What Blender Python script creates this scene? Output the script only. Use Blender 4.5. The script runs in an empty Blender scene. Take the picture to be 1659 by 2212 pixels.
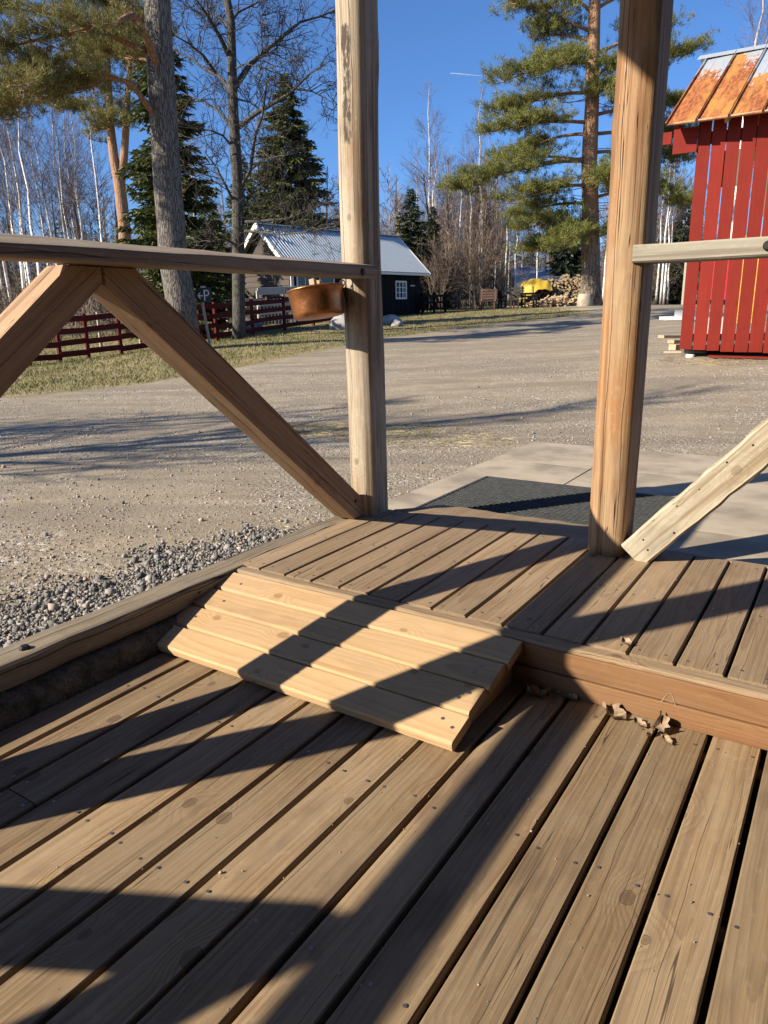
import bpy, math, random
import numpy as np
from mathutils import Vector, Matrix
R = math.radians
random.seed(7); rng = np.random.default_rng(7)
sc = bpy.context.scene
col = sc.collection
U = 0.128                                   # one deck-board pitch in metres

# ------------------------------------------------------------------ camera
CR = Vector((0.83750803, 0.54607217, -0.01963348))
CU = Vector((-0.12854344, 0.23181432, 0.96422959))
CW = Vector((-0.53109027, 0.80502628, -0.26434035))
CP = Vector((1.85448122, -1.92067709, 0.93934897))
FP = 1740.262 / 1.13020                     # focal length for a 1659 x 2212 picture
cam = bpy.data.cameras.new('camera'); cam.sensor_fit = 'VERTICAL'; cam.sensor_height = 24.0
cam.lens = 1740.262 / 2500.0 * 24.0; cam.clip_start = 0.02; cam.clip_end = 9000
co = bpy.data.objects.new('camera', cam); col.objects.link(co)
co.matrix_world = Matrix(((CR.x, CU.x, -CW.x, CP.x), (CR.y, CU.y, -CW.y, CP.y), (CR.z, CU.z, -CW.z, CP.z), (0, 0, 0, 1)))
sc.camera = co

# ------------------------------------------------------------------ sky, sun, exposure
SUN = Vector((-1.03, -1.432, 1.0)).normalized()
SUN_EL = math.asin(SUN.z); SUN_AZ = math.atan2(SUN.x, SUN.y)
w = bpy.data.worlds.new('World'); sc.world = w; w.use_nodes = True
wn = w.node_tree; bg = wn.nodes['Background']
sk = wn.nodes.new('ShaderNodeTexSky'); sk.sky_type = 'NISHITA'; sk.sun_disc = False
sk.sun_elevation = SUN_EL; sk.sun_rotation = SUN_AZ
sk.air_density = 0.85; sk.dust_density = 0.6; sk.ozone_density = 10.0; sk.altitude = 0
bg.inputs[1].default_value = 0.09
hs_ = wn.nodes.new('ShaderNodeHueSaturation'); hs_.inputs['Saturation'].default_value = 1.0
wn.links.new(sk.outputs[0], hs_.inputs['Color']); wn.links.new(hs_.outputs[0], bg.inputs[0])
sl = bpy.data.lights.new('sun', 'SUN'); sl.energy = 5.0; sl.angle = R(0.53); sl.color = (1.0, 0.90, 0.74)
so = bpy.data.objects.new('sun', sl); col.objects.link(so)
so.rotation_euler = SUN.to_track_quat('Z', 'Y').to_euler(); so.location = (-20, -30, 30)
sc.view_settings.view_transform = 'Standard'; sc.view_settings.look = 'None'
sc.view_settings.gamma = 1.0; sc.view_settings.exposure = 1.05; sc.view_settings.use_curve_mapping = False
sc.cycles.use_denoising = True; sc.cycles.denoising_prefilter = 'NONE'; sc.cycles.denoising_input_passes = 'RGB_ALBEDO_NORMAL'; sc.cycles.max_bounces = 4; sc.cycles.diffuse_bounces = 2; sc.cycles.glossy_bounces = 2; sc.cycles.transmission_bounces = 2
sc.cycles.use_adaptive_sampling = True; sc.cycles.adaptive_threshold = 0.008; sc.cycles.adaptive_min_samples = 40
sc.cycles.transparent_max_bounces = 6; sc.cycles.caustics_reflective = False; sc.cycles.caustics_refractive = False

# ------------------------------------------------------------------ helpers: objects
WM = {}
def obj(name, me, m=None, parent=None, M=None):
    o = bpy.data.objects.new(name, me); col.objects.link(o)
    if me is not None and m is not None and len(me.materials) == 0: me.materials.append(m)
    M = M if M is not None else Matrix.Identity(4)
    WM[o] = M
    if parent is not None:
        o.parent = parent; o.matrix_basis = WM[parent].inverted() @ M
    else: o.matrix_basis = M
    return o
def tag(o, label=None, cat=None, group=None, kind=None):
    for k, v in (('label', label), ('category', cat), ('group', group), ('kind', kind)):
        if v: o[k] = v
    return o
def thing(name, label, cat, loc=(0, 0, 0), group=None, M=None):
    o = obj(name, None, None, None, M if M is not None else Matrix.Translation(Vector(loc)))
    o.empty_display_size = 0.1
    return tag(o, label, cat, group)
def copy_tree(src, M, label=None, group=None):
    r = src.copy(); col.objects.link(r); r.matrix_basis = M; WM[r] = M
    if label: r['label'] = label
    if group: r['group'] = group
    for ch in KIDS(src):
        c = ch.copy(); col.objects.link(c); c.parent = r
        for g in KIDS(ch):
            d = g.copy(); col.objects.link(d); d.parent = c
    return r
def KIDS(o): return [c for c in WM if c.parent == o]

class MB:                                   # mesh builder
    def __init__(s): s.v = []; s.f = []
    def add(s, vs, fs):
        n = len(s.v); s.v += [tuple(p) for p in vs]; s.f += [tuple(i + n for i in f) for f in fs]
    def box(s, lo, hi, M=None):
        (a, b, c), (d, e, f) = lo, hi
        vs = [Vector(p) for p in ((a,b,c),(d,b,c),(d,e,c),(a,e,c),(a,b,f),(d,b,f),(d,e,f),(a,e,f))]
        if M is not None: vs = [M @ p for p in vs]
        s.add(vs, ((3,2,1,0),(4,5,6,7),(0,1,5,4),(1,2,6,5),(2,3,7,6),(3,0,4,7)))
    def tube(s, pts, rad, n=6, cap=True):
        pts = [Vector(p) for p in pts]; k = len(pts)
        if not hasattr(rad, '__len__'): rad = [rad] * k
        vs = []; ref = None
        for i, p in enumerate(pts):
            d = (pts[min(i+1, k-1)] - pts[max(i-1, 0)])
            d = d.normalized() if d.length > 1e-9 else Vector((0, 0, 1))
            if ref is None: ref = Vector((1, 0, 0)) if abs(d.x) < .8 else Vector((0, 1, 0))
            a = (ref - d * ref.dot(d)).normalized(); b = d.cross(a); ref = a
            for j in range(n):
                t = 2 * math.pi * j / n
                vs.append(p + (a * math.cos(t) + b * math.sin(t)) * rad[i])
        fs = [(i*n+j, i*n+(j+1) % n, (i+1)*n+(j+1) % n, (i+1)*n+j) for i in range(k-1) for j in range(n)]
        if cap: fs += [tuple(reversed(range(n))), tuple(range((k-1)*n, k*n))]
        s.add(vs, fs)
    def lathe(s, prof, n=32, M=None, close=False):
        vs = []; k = len(prof)
        for r, z in prof:
            for j in range(n):
                t = 2*math.pi*j/n; p = Vector((r*math.cos(t), r*math.sin(t), z)); vs.append(M @ p if M is not None else p)
        fs = [(i*n+j, i*n+(j+1) % n, (i+1)*n+(j+1) % n, (i+1)*n+j) for i in range(k-1) for j in range(n)]
        s.add(vs, fs)
    def mesh(s, name, smooth=False):
        me = bpy.data.meshes.new(name); me.from_pydata(s.v, [], s.f); me.update()
        if smooth: me.polygons.foreach_set('use_smooth', [True]*len(me.polygons))
        return me
def soup(name, T, smooth=False):            # T: (n,3,3) triangles
    T = np.asarray(T, dtype=np.float32); n = len(T)
    me = bpy.data.meshes.new(name)
    me.vertices.add(n*3); me.vertices.foreach_set('co', T.reshape(-1))
    me.loops.add(n*3); me.loops.foreach_set('vertex_index', np.arange(n*3, dtype=np.int32))
    me.polygons.add(n); me.polygons.foreach_set('loop_start', np.arange(0, n*3, 3, dtype=np.int32))
    me.update(calc_edges=True)
    return me
def frame(p0, p1, up=(0, 0, 1)):            # matrix: origin p0, local Y towards p1, local Z close to up
    p0, p1, up = Vector(p0), Vector(p1), Vector(up)
    y = (p1-p0).normalized(); x = y.cross(up).normalized(); z = x.cross(y)
    return Matrix(((x.x, y.x, z.x, p0.x), (x.y, y.y, z.y, p0.y), (x.z, y.z, z.z, p0.z), (0, 0, 0, 1)))
def bar_mesh(wd, ln, ht, ch=.004, segs=1, wob=0.0, seed=0, top=True):
    """timber along local Y; z from 0 (if not top) or hanging below z=0 (top=True); chamfered edges"""
    r = random.Random(seed); a, b = wd/2, ht
    z0 = -b if top else 0.0
    pr = [(-a+ch, z0), (a-ch, z0), (a, z0+ch), (a, z0+b-ch), (a-ch, z0+b), (-a+ch, z0+b), (-a, z0+b-ch), (-a, z0+ch)]
    m = MB(); vs = []
    for i in range(segs+1):
        dx, dz = r.uniform(-wob, wob), r.uniform(-wob, wob)
        for x, z in pr: vs.append((x+dx+r.uniform(-wob, wob)*.3, ln*i/segs, z+dz+r.uniform(-wob, wob)*.3))
    fs = [(i*8+j, (i+1)*8+j, (i+1)*8+(j+1) % 8, i*8+(j+1) % 8) for i in range(segs) for j in range(8)]
    fs += [tuple(range(8)), tuple(reversed(range(segs*8, segs*8+8)))]
    m.add(vs, fs); return m.mesh('timber')
def beam(name, p0, p1, wd, ht, m, parent=None, up=(0, 0, 1), ch=.004, segs=1, wob=0.0, seed=0, top=False, centre=True):
    ln = (Vector(p1)-Vector(p0)).length
    me = bar_mesh(wd, ln, ht, ch, segs, wob, seed, top)
    M = frame(p0, p1, up)
    if centre and not top: M = M @ Matrix.Translation((0, 0, -ht/2))
    return obj(name, me, m, parent, M)

# ------------------------------------------------------------------ helpers: places
FH = Vector((CW.x, CW.y, 0)).normalized(); RH = Vector((FH.y, -FH.x, 0))
def ray(x, y): return CR*((x-829.5)/FP) - CU*((y-1106)/FP) + CW
def P(x, y, D):                             # a place D metres ahead of the camera, seen at photo position x, y (1659-wide)
    d = ray(x, y); return CP + d*(D/d.dot(FH))
def ud(u, D, z=0.0): return Vector((CP.x, CP.y, 0)) + RH*u + FH*D + Vector((0, 0, z))
def to_ud(p): d = Vector((p[0]-CP.x, p[1]-CP.y, 0)); return d.dot(RH), d.dot(FH)
GZ = -0.75*U                                # yard level beside the porch
ctl = [P(80, 787, 18.2), P(300, 762, 19.5), P(455, 742, 18.5), P(515, 733, 22), P(660, 712, 25), P(760, 694, 29), P(880, 682, 34),
       P(1000, 672, 37), P(1150, 666, 38.5), P(1275, 659, 36), P(1440, 659, 34), P(1470, 772, 11.0), P(1659, 783, 9.9), P(1440, 690, 21),
       P(900, 724, 21), P(560, 782, 14), P(600, 690, 34), P(300, 720, 34), P(60, 735, 34), P(1640, 660, 40), P(1250, 690, 24)]
ctl = [tuple(p) for p in ctl]
for u in (-24, -12, -6, 0, 5, 12):
    for D in (-12, -5, 0, 3.0, 5.4): ctl.append(tuple(ud(u, D, GZ)))
for u, D, z in ((-8, 9.5, GZ), (-3, 8, GZ), (-20, 14, GZ), (-30, 25, GZ+.2), (0, 8, GZ+.03), (2.5, 7.6, GZ+.05), (-70, 60, 1.2), (-30, 70, 1.8), (0, 75, 2.2), (30, 75, 2.2), (70, 60, 2.0), (35, 20, .6), (20, 10, .2)):
    ctl.append(tuple(ud(u, D, z)))
C = np.array(ctl); Cx = C[:, :2]/10.0
def _phi(r2): return np.where(r2 > 1e-12, r2*np.log(np.maximum(r2, 1e-12))*.5, 0)
n_ = len(C); A_ = np.zeros((n_+3, n_+3))
d2 = ((Cx[:, None]-Cx[None])**2).sum(-1); A_[:n_, :n_] = _phi(d2)+np.eye(n_)*.02
A_[:n_, n_] = 1; A_[:n_, n_+1:] = Cx; A_[n_, :n_] = 1; A_[n_+1:, :n_] = Cx.T
W_ = np.linalg.solve(A_, np.concatenate([C[:, 2], np.zeros(3)]))
def terrain_np(X, Y):
    q = np.stack([np.asarray(X, float), np.asarray(Y, float)], -1)/10.0; sh = q.shape[:-1]; q = q.reshape(-1, 2); out = np.zeros(len(q))
    for i in range(0, len(q), 20000):
        s = q[i:i+20000]; r2 = ((s[:, None]-Cx[None])**2).sum(-1)
        out[i:i+20000] = _phi(r2)@W_[:n_]+W_[n_]+s@W_[n_+1:]
    X = q[:, 0]*10; Y = q[:, 1]*10
    # the yard lies flat against the porch
    dd = np.hypot(np.maximum(np.maximum(-4.5-X, X-9), 0), np.maximum(np.maximum(-9-Y, Y-3.9), 0))
    k = np.clip(dd/2.0, 0, 1); k = k*k*(3-2*k)
    return (GZ*(1-k)+out*k).reshape(sh)
def tz(x, y): return float(terrain_np([x], [y])[0])
def on_ground(p, dz=0.0): return Vector((p[0], p[1], tz(p[0], p[1])+dz))
def G(x, y):                                # where the line of sight meets the ground
    ds = np.linspace(1.5, 140, 1200); d = ray(x, y); d = d/d.dot(FH)
    pts = np.array(CP)[None]+ds[:, None]*np.array(d)[None]
    h = pts[:, 2]-terrain_np(pts[:, 0], pts[:, 1]); i = np.argmax(h < 0)
    if h[i] >= 0: i = len(ds)-1
    return Vector(pts[i])

# ------------------------------------------------------------------ helpers: materials
def new_mat(name):
    m = bpy.data.materials.new(name); m.use_nodes = True; return m, m.node_tree, m.node_tree.nodes['Principled BSDF']
class NB:
    def __init__(s, nt): s.nt = nt
    def n(s, t, **kw):
        nd = s.nt.nodes.new('ShaderNode'+t)
        for k, v in kw.items(): setattr(nd, k, v)
        return nd
    def set(s, sock, v):
        if isinstance(v, bpy.types.NodeSocket): s.nt.links.new(v, sock)
        elif isinstance(v, (tuple, list)) and len(v) == 3 and sock.type == 'RGBA': sock.default_value = (*v, 1)
        else: sock.default_value = v
    def math(s, op, a, b=0.0, c=0.0, clamp=False):
        nd = s.n('Math', operation=op, use_clamp=clamp); s.set(nd.inputs[0], a); s.set(nd.inputs[1], b); s.set(nd.inputs[2], c); return nd.outputs[0]
    def mix(s, f, a, b, mode='MIX'):
        nd = s.n('Mix', data_type='RGBA', blend_type=mode); s.set(nd.inputs[0], f); s.set(nd.inputs[6], a); s.set(nd.inputs[7], b); return nd.outputs[2]
    def noise(s, vec, scale=5, detail=3, rough=.55, out=0, dist=0):
        nd = s.n('TexNoise'); s.set(nd.inputs['Vector'], vec); s.set(nd.inputs['Scale'], scale); s.set(nd.inputs['Detail'], detail); s.set(nd.inputs['Roughness'], rough); s.set(nd.inputs['Distortion'], dist)
        return nd.outputs[out]
    def vor(s, vec, scale=5, feature='F1', rnd=1.0):
        nd = s.n('TexVoronoi', feature=feature); s.set(nd.inputs['Vector'], vec); s.set(nd.inputs['Scale'], scale); s.set(nd.inputs['Randomness'], rnd); return nd
    def ramp(s, f, lo, hi, a=0.0, b=1.0):
        nd = s.n('MapRange'); nd.interpolation_type = 'SMOOTHSTEP'
        for i, v in enumerate((f, lo, hi, a, b)): s.set(nd.inputs[i], v)
        return nd.outputs[0]
    def comb(s, x, y, z):
        nd = s.n('CombineXYZ'); s.set(nd.inputs[0], x); s.set(nd.inputs[1], y); s.set(nd.inputs[2], z); return nd.outputs[0]
    def sep(s, v): nd = s.n('SeparateXYZ'); s.set(nd.inputs[0], v); return nd.outputs
    def bump(s, h, strength=.3, dist=.01):
        nd = s.n('Bump'); s.set(nd.inputs['Strength'], strength); s.set(nd.inputs['Distance'], dist); s.set(nd.inputs['Height'], h); return nd.outputs[0]
    def coord(s, o='Object'): return s.n('TexCoord').outputs[o]
    def rnd(s): return s.n('ObjectInfo').outputs['Random']
def simple(name, c, rough=.7, metal=0.0, var=.12, scale=14, bump=.1, c2=None, bd=.004):
    m, nt, b = new_mat(name); q = NB(nt); v = q.coord()
    off = q.math('MULTIPLY', q.rnd(), 31.0)
    nd = q.n('VectorMath', operation='ADD'); q.set(nd.inputs[0], v); q.set(nd.inputs[1], q.comb(off, off, off)); v = nd.outputs[0]
    f = q.noise(v, scale, 5)
    c2 = c2 or tuple(min(1, x*(1-var*2.5)) for x in c)
    q.set(b.inputs['Base Color'], q.mix(q.ramp(f, .35, .7), c, c2))
    b.inputs['Roughness'].default_value = rough; b.inputs['Metallic'].default_value = metal
    if bump: q.set(b.inputs['Normal'], q.bump(q.noise(v, scale*5, 4), bump, bd))
    return m
def wood(name, light, dark, ring=90.0, grey=None, grey_amt=.0, pith=(0.05, 0.06), fibre=.35, knots=.5, cracks=.5, rough=.78, tone=.14,
         stain=None, stain_amt=0.0, warm=None, mark=None, streak=0.0, round_log=False, bumps=.35, ringamt=.55, knotcol=None):
    """timber whose length runs along local Y, cut from a log with real growth rings"""
    m, nt, b = new_mat(name); q = NB(nt)
    x, y, z = q.sep(q.coord()); rn = q.rnd()
    r2 = q.math('FRACT', q.math('MULTIPLY', rn, 17.31)); r3 = q.math('FRACT', q.math('MULTIPLY', rn, 53.7))
    so_ = q.math('MULTIPLY', rn, 71.0)
    ys = q.math('ADD', y, so_)
    # knots
    kv = q.comb(q.math('ADD', q.math('MULTIPLY', q.math('ADD', x, z), 6.5), so_), q.math('MULTIPLY', ys, 4.6), 0.0)
    vn = q.n('TexVoronoi', voronoi_dimensions='2D'); q.set(vn.inputs['Vector'], kv); q.set(vn.inputs['Scale'], 1.0); kd = vn.outputs['Distance']; kc = q.sep(vn.outputs['Color'])[0]
    live = q.math('LESS_THAN', kc, knots*.55)
    kb = q.math('MULTIPLY', q.ramp(kd, .42, .03), live)
    ksz = q.math('ADD', .03, q.math('MULTIPLY', q.sep(vn.outputs['Color'])[1], .055)); kj = q.math('ADD', kd, q.math('MULTIPLY', q.math('SUBTRACT', q.noise(q.comb(q.math('MULTIPLY', x, 60), q.math('MULTIPLY', ys, 30), q.math('MULTIPLY', z, 60)), 1.0, 2), .5), .05))
    kcore = q.math('MULTIPLY', q.ramp(q.math('SUBTRACT', kj, ksz), .008, -.008), live)
    kring = q.math('MULTIPLY', q.ramp(q.math('ABSOLUTE', q.math('SUBTRACT', q.math('SUBTRACT', kj, ksz), .012)), .014, .002), live)
    # growth rings
    wob = q.noise(q.comb(q.math('MULTIPLY', x, 2.0), q.math('MULTIPLY', ys, .9), so_), 1.6, 2)
    wob2 = q.noise(q.comb(q.math('MULTIPLY', x, 14.0), q.math('MULTIPLY', ys, 3.2), q.math('MULTIPLY', z, 9.0)), 1.0, 2)
    if round_log: ax = q.math('ADD', x, .012); bz = q.math('ADD', z, -.01)
    else:
        ax = q.math('ADD', x, q.math('MULTIPLY', q.math('SUBTRACT', r2, .5), pith[0]*2))
        bz = q.math('SUBTRACT', z, q.math('ADD', pith[1], q.math('MULTIPLY', r3, pith[1])))
        bz = q.math('ADD', bz, q.math('MULTIPLY', y, .012))
    rr = q.math('SQRT', q.math('ADD', q.math('MULTIPLY', ax, ax), q.math('MULTIPLY', bz, bz)))
    rr = q.math('ADD', rr, q.math('MULTIPLY', wob, .035))
    rr = q.math('ADD', rr, q.math('MULTIPLY', wob2, .006))
    rr = q.math('ADD', rr, q.math('MULTIPLY', kb, .03))
    ph = q.math('FRACT', q.math('MULTIPLY', rr, ring))
    late = q.math('POWER', ph, 2.2)
    late = q.math('MULTIPLY', late, q.ramp(ph, 1.0, .93))
    fib = q.noise(q.comb(q.math('MULTIPLY', x, 420), q.math('MULTIPLY', ys, 7.0), q.math('MULTIPLY', z, 420)), 1.0, 1, .6)
    fib2 = q.noise(q.comb(q.math('MULTIPLY', x, 90), q.math('MULTIPLY', ys, 1.8), q.math('MULTIPLY', z, 90)), 1.0, 2, .6)
    c = q.mix(q.math('MULTIPLY', late, ringamt), light, dark)
    c = q.mix(q.math('MULTIPLY', q.ramp(fib, .35, .72), fibre), c, tuple(k*.55 for k in light))
    c = q.mix(q.math('MULTIPLY', q.ramp(fib2, .48, .75), fibre*.8), c, dark)
    if warm is not None:
        wm = q.noise(q.comb(q.math('MULTIPLY', x, 9), q.math('MULTIPLY', ys, 1.1), q.math('MULTIPLY', z, 9)), 1.0, 2)
        c = q.mix(q.math('MULTIPLY', q.ramp(wm, .45, .62), .8), c, warm)
    if grey is not None:
        gn = q.noise(q.comb(q.math('MULTIPLY', x, 7), q.math('MULTIPLY', ys, 2.2), q.math('MULTIPLY', z, 7)), 1.0, 3, .65)
        c = q.mix(q.math('MULTIPLY', q.ramp(gn, .3, .68), grey_amt), c, grey)
        sp = q.noise(q.comb(q.math('MULTIPLY', x, 55), q.math('MULTIPLY', ys, 30), q.math('MULTIPLY', z, 55)), 1.0, 2, .7)
        c = q.mix(q.math('MULTIPLY', q.ramp(sp, .52, .72), grey_amt*.55), c, tuple(min(1, k*1.18) for k in grey))
    if stain is not None:
        sn = q.noise(q.comb(q.math('MULTIPLY', x, 5), q.math('MULTIPLY', ys, 1.6), q.math('MULTIPLY', z, 5)), 1.3, 3, .7)
        c = q.mix(q.math('MULTIPLY', q.ramp(sn, .52, .7), stain_amt), c, stain)
    if streak:
        sk_ = q.noise(q.comb(q.math('MULTIPLY', x, 38), q.math('MULTIPLY', ys, .7), q.math('MULTIPLY', z, 38)), 1.0, 3, .6)
        c = q.mix(q.math('MULTIPLY', q.ramp(sk_, .5, .66), streak), c, dark); c = q.mix(q.math('MULTIPLY', q.ramp(sk_, .46, .3), streak*.6), c, tuple(min(1, k*1.2) for k in light))
    if mark is not None:                    # rotten streak left by bark beetles
        y0_, y1_, zc_, zw_ = mark; mn = q.noise(q.comb(q.math('MULTIPLY', x, 60), q.math('MULTIPLY', y, 14), q.math('MULTIPLY', z, 60)), 1.0, 4, .7)
        e1 = q.math('MULTIPLY', q.ramp(y, y0_, y0_+.12), q.ramp(y, y1_, y1_-.08)); e2 = q.ramp(q.math('ABSOLUTE', q.math('SUBTRACT', z, zc_)), zw_, zw_*.3)
        e3 = q.math('MULTIPLY', q.math('MULTIPLY', e1, e2), q.math('LESS_THAN', x, -.02)); c = q.mix(q.ramp(q.math('MULTIPLY', e3, mn), .36, .5), c, (.06, .042, .03))
    kcol = knotcol or tuple(k*.7 for k in dark)
    krg = q.math('FRACT', q.math('MULTIPLY', kj, 55.0))
    c = q.mix(q.math('MULTIPLY', kcore, q.math('ADD', .4, q.math('MULTIPLY', krg, .3))), c, kcol)
    c = q.mix(q.math('MULTIPLY', kring, .65), c, tuple(k*.6 for k in dark))
    cr = q.noise(q.comb(q.math('MULTIPLY', x, 52), q.math('MULTIPLY', ys, .55), q.math('MULTIPLY', z, 52)), 1.0, 1, .5)
    cl = q.ramp(q.math('ABSOLUTE', q.math('SUBTRACT', cr, .5)), .0085, .002)
    cm = q.ramp(q.noise(q.comb(q.math('MULTIPLY', x, 6), q.math('MULTIPLY', ys, 1.0), q.math('MULTIPLY', z, 6)), 1.0, 1), .55-.12*cracks, .66-.12*cracks)
    cl = q.math('MULTIPLY', cl, q.math('MULTIPLY', cm, min(1, cracks*1.3)))
    c = q.mix(cl, c, tuple(k*.18 for k in dark))
    # long drying cracks
    dw = q.noise(q.comb(0.0, q.math('MULTIPLY', ys, 1.4), so_), 1.0, 3, .6)
    dm = q.noise(q.comb(q.math('MULTIPLY', x, 11), q.math('MULTIPLY', ys, .9), q.math('MULTIPLY', z, 11)), 1.0, 1)
    if round_log:
        an = q.math('ADD', q.math('MULTIPLY', q.math('ARCTAN2', z, x), 9/6.2832), q.math('MULTIPLY', dw, .9))
        dc = q.ramp(q.math('ABSOLUTE', q.math('SUBTRACT', q.math('FRACT', an), .5)), .024, .008)
    else:
        lx = q.math('ADD', q.math('ADD', x, q.math('MULTIPLY', q.math('SUBTRACT', z, 0.0), .6)), q.math('MULTIPLY', q.math('SUBTRACT', dw, .5), .06))
        dc = q.ramp(q.math('ABSOLUTE', q.math('SUBTRACT', q.math('FRACT', q.math('ADD', q.math('MULTIPLY', lx, 15.0), r2)), .5)), .022, .008)
    dc = q.math('MULTIPLY', dc, q.math('MULTIPLY', q.ramp(dm, .60-.16*cracks, .64-.16*cracks), min(1, cracks)))
    c = q.mix(q.math('MULTIPLY', dc, .88), c, tuple(k*.2 for k in dark))
    tv = q.math('ADD', 1-tone, q.math('MULTIPLY', r3, tone*2))
    c = q.mix(1.0, c, q.comb(tv, tv, tv), 'MULTIPLY')
    q.set(b.inputs['Base Color'], c); b.inputs['Roughness'].default_value = rough
    b.inputs['Specular IOR Level'].default_value = .3
    h = q.math('SUBTRACT', q.math('ADD', q.math('MULTIPLY', fib, .5), q.math('MULTIPLY', fib2, .6)), q.math('MULTIPLY', dc, 1.5))
    q.set(b.inputs['Normal'], q.bump(h, bumps, .0025))
    return m
M = {}
M['deck'] = wood('deck wood', (.285, .190, .102), (.105, .06, .031), 95, (.29, .222, .143), .5, knots=.5, cracks=.6, stain=(.09, .056, .037), stain_amt=.5, tone=.19, ringamt=.75, fibre=.5, streak=.3)
M['deck_up'] = wood('upper deck wood', (.31, .213, .123), (.135, .085, .047), 105, (.285, .216, .15), .42, knots=.3, cracks=.6, stain=(.12, .08, .052), stain_amt=.35, tone=.14, ringamt=.7, fibre=.5, streak=.25)
M['riser'] = wood('riser wood', (.225, .112, .048), (.125, .055, .022), 90, (.2, .125, .07), .45, knots=.3, cracks=.3, tone=.06, streak=.3, stain=(.12, .07, .04), stain_amt=.4)
M['ramp'] = wood('new pine', (.48, .315, .16), (.31, .165, .07), 85, (.42, .305, .185), .4, knots=.5, cracks=.15, tone=.07, fibre=.2, knotcol=(.2, .095, .035), ringamt=.6, stain=(.26, .17, .09), stain_amt=.4)
M['greywood'] = wood('weathered rail wood', (.30, .265, .21), (.14, .11, .082), 160, (.34, .31, .255), .7, knots=.15, cracks=.9, fibre=.6, streak=.6, tone=.08, bumps=.6)
M['darkrail'] = wood('brown rail wood', (.27, .205, .15), (.14, .095, .065), 150, (.33, .29, .23), .6, knots=.12, cracks=.8, fibre=.6, streak=.6, tone=.05)
M['palewood'] = wood('bleached brace wood', (.40, .335, .235), (.2, .14, .085), 120, (.41, .37, .29), .6, knots=.25, cracks=1.0, fibre=.7, streak=.85, stain=(.07, .055, .045), stain_amt=.4, tone=.05, bumps=.6)
M['brace'] = wood('brown brace wood', (.36, .215, .115), (.16, .085, .043), 90, (.35, .255, .165), .45, knots=.45, cracks=.9, fibre=.55, streak=.55, tone=.06, bumps=.5, stain=(.10, .06, .04), stain_amt=.35)
M['postL'] = wood('bleached log', (.39, .315, .22), (.17, .115, .07), 130, (.41, .365, .295), .5, knots=.25, cracks=1.0, fibre=.7, streak=.9, mark=(1.66, 2.25, .0, .045), warm=(.25, .145, .075), stain=(.13, .085, .055), stain_amt=.5, round_log=True, tone=.03, bumps=.7)
M['postR'] = wood('warm log', (.37, .222, .105), (.16, .075, .03), 120, (.33, .255, .17), .45, knots=.25, cracks=1.0, fibre=.6, streak=.8, warm=(.29, .125, .042), stain=(.15, .075, .035), stain_amt=.45, round_log=True, tone=.03, bumps=.7)
M['beam'] = wood('old sill timber', (.24, .185, .12), (.105, .072, .045), 130, (.255, .22, .16), .6, knots=.1, cracks=1.0, fibre=.7, streak=.7, tone=.04, bumps=.8)
M['barnwood'] = wood('grey barn wood', (.16, .135, .105), (.08, .065, .05), 60, (.18, .16, .135), .5, cracks=.4, tone=.2)
M['plank'] = wood('pale plank', (.42, .30, .175), (.28, .175, .09), 60, (.38, .31, .23), .4, cracks=.2, tone=.1)
M['postgrey'] = wood('grey stake', (.42, .36, .28), (.27, .21, .15), 60, (.42, .38, .33), .5, cracks=.3, tone=.1)
def paint(name, c, var=.18, rough=.65):
    m, nt, b = new_mat(name); q = NB(nt); x, y, z = q.sep(q.coord()); rn = q.rnd(); o = q.math('MULTIPLY', rn, 37.0)
    f = q.noise(q.comb(q.math('MULTIPLY', x, 60), q.math('ADD', q.math('MULTIPLY', y, 2.2), o), q.math('MULTIPLY', z, 60)), 1.0, 4, .6)
    g = q.noise(q.comb(x, q.math('ADD', y, o), z), 4.0, 4)
    vn = q.vor(q.comb(q.math('MULTIPLY', x, 5), q.math('ADD', q.math('MULTIPLY', y, 2.2), o), 0.0), 1.0)
    k = q.math('MULTIPLY', q.ramp(vn.outputs['Distance'], .16, .06), q.math('LESS_THAN', q.sep(vn.outputs['Color'])[0], .5))
    cc = q.mix(q.ramp(f, .3, .75), c, tuple(v*(1-var) for v in c))
    cc = q.mix(q.math('MULTIPLY', q.ramp(g, .4, .7), .4), cc, tuple(v*(1-var*1.4) for v in c))
    cc = q.mix(q.math('MULTIPLY', k, .45), cc, tuple(v*.5 for v in c))
    tv = q.math('ADD', .9, q.math('MULTIPLY', rn, .2)); cc = q.mix(1.0, cc, q.comb(tv, tv, tv), 'MULTIPLY')
    q.set(b.inputs['Base Color'], cc); b.inputs['Roughness'].default_value = rough; b.inputs['Specular IOR Level'].default_value = .12
    q.set(b.inputs['Normal'], q.bump(f, .25, .003)); return m
M['red'] = paint('red shed paint', (.20, .02, .012)); M['fence_red'] = paint('fence red paint', (.10, .011, .008))
M['black'] = paint('black tar paint', (.007, .008, .011), .3); M['white'] = paint('white paint', (.72, .71, .67), .08)
M['whitewash'] = paint('grey white wood', (.56, .53, .47), .25)
M['iron'] = simple('dark iron', (.03, .026, .024), .6, .6, bump=.2)
M['steel'] = simple('galvanised screw', (.35, .32, .28), .45, .9, bump=0)
M['concrete'] = simple('slab concrete', (.385, .318, .232), .9, 0, .17, 3, .25, bd=.003)
M['footing'] = simple('mossy footing', (.22, .175, .12), .95, 0, .3, 22, 1.0, c2=(.06, .055, .025), bd=.03)
M['boulder'] = simple('boulder stone', (.38, .36, .33), .9, 0, .2, 6, .6, bd=.03)
M['rubber'] = simple('black rubber', (.04, .043, .043), .75, 0, .2, 30, .2)
M['yellow'] = simple('yellow tarpaulin', (.52, .34, .035), .5, 0, .12, 5, .3, bd=.05)
M['glass'] = simple('dark window glass', (.02, .024, .03), .08, 0, .1, 2, 0)
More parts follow.
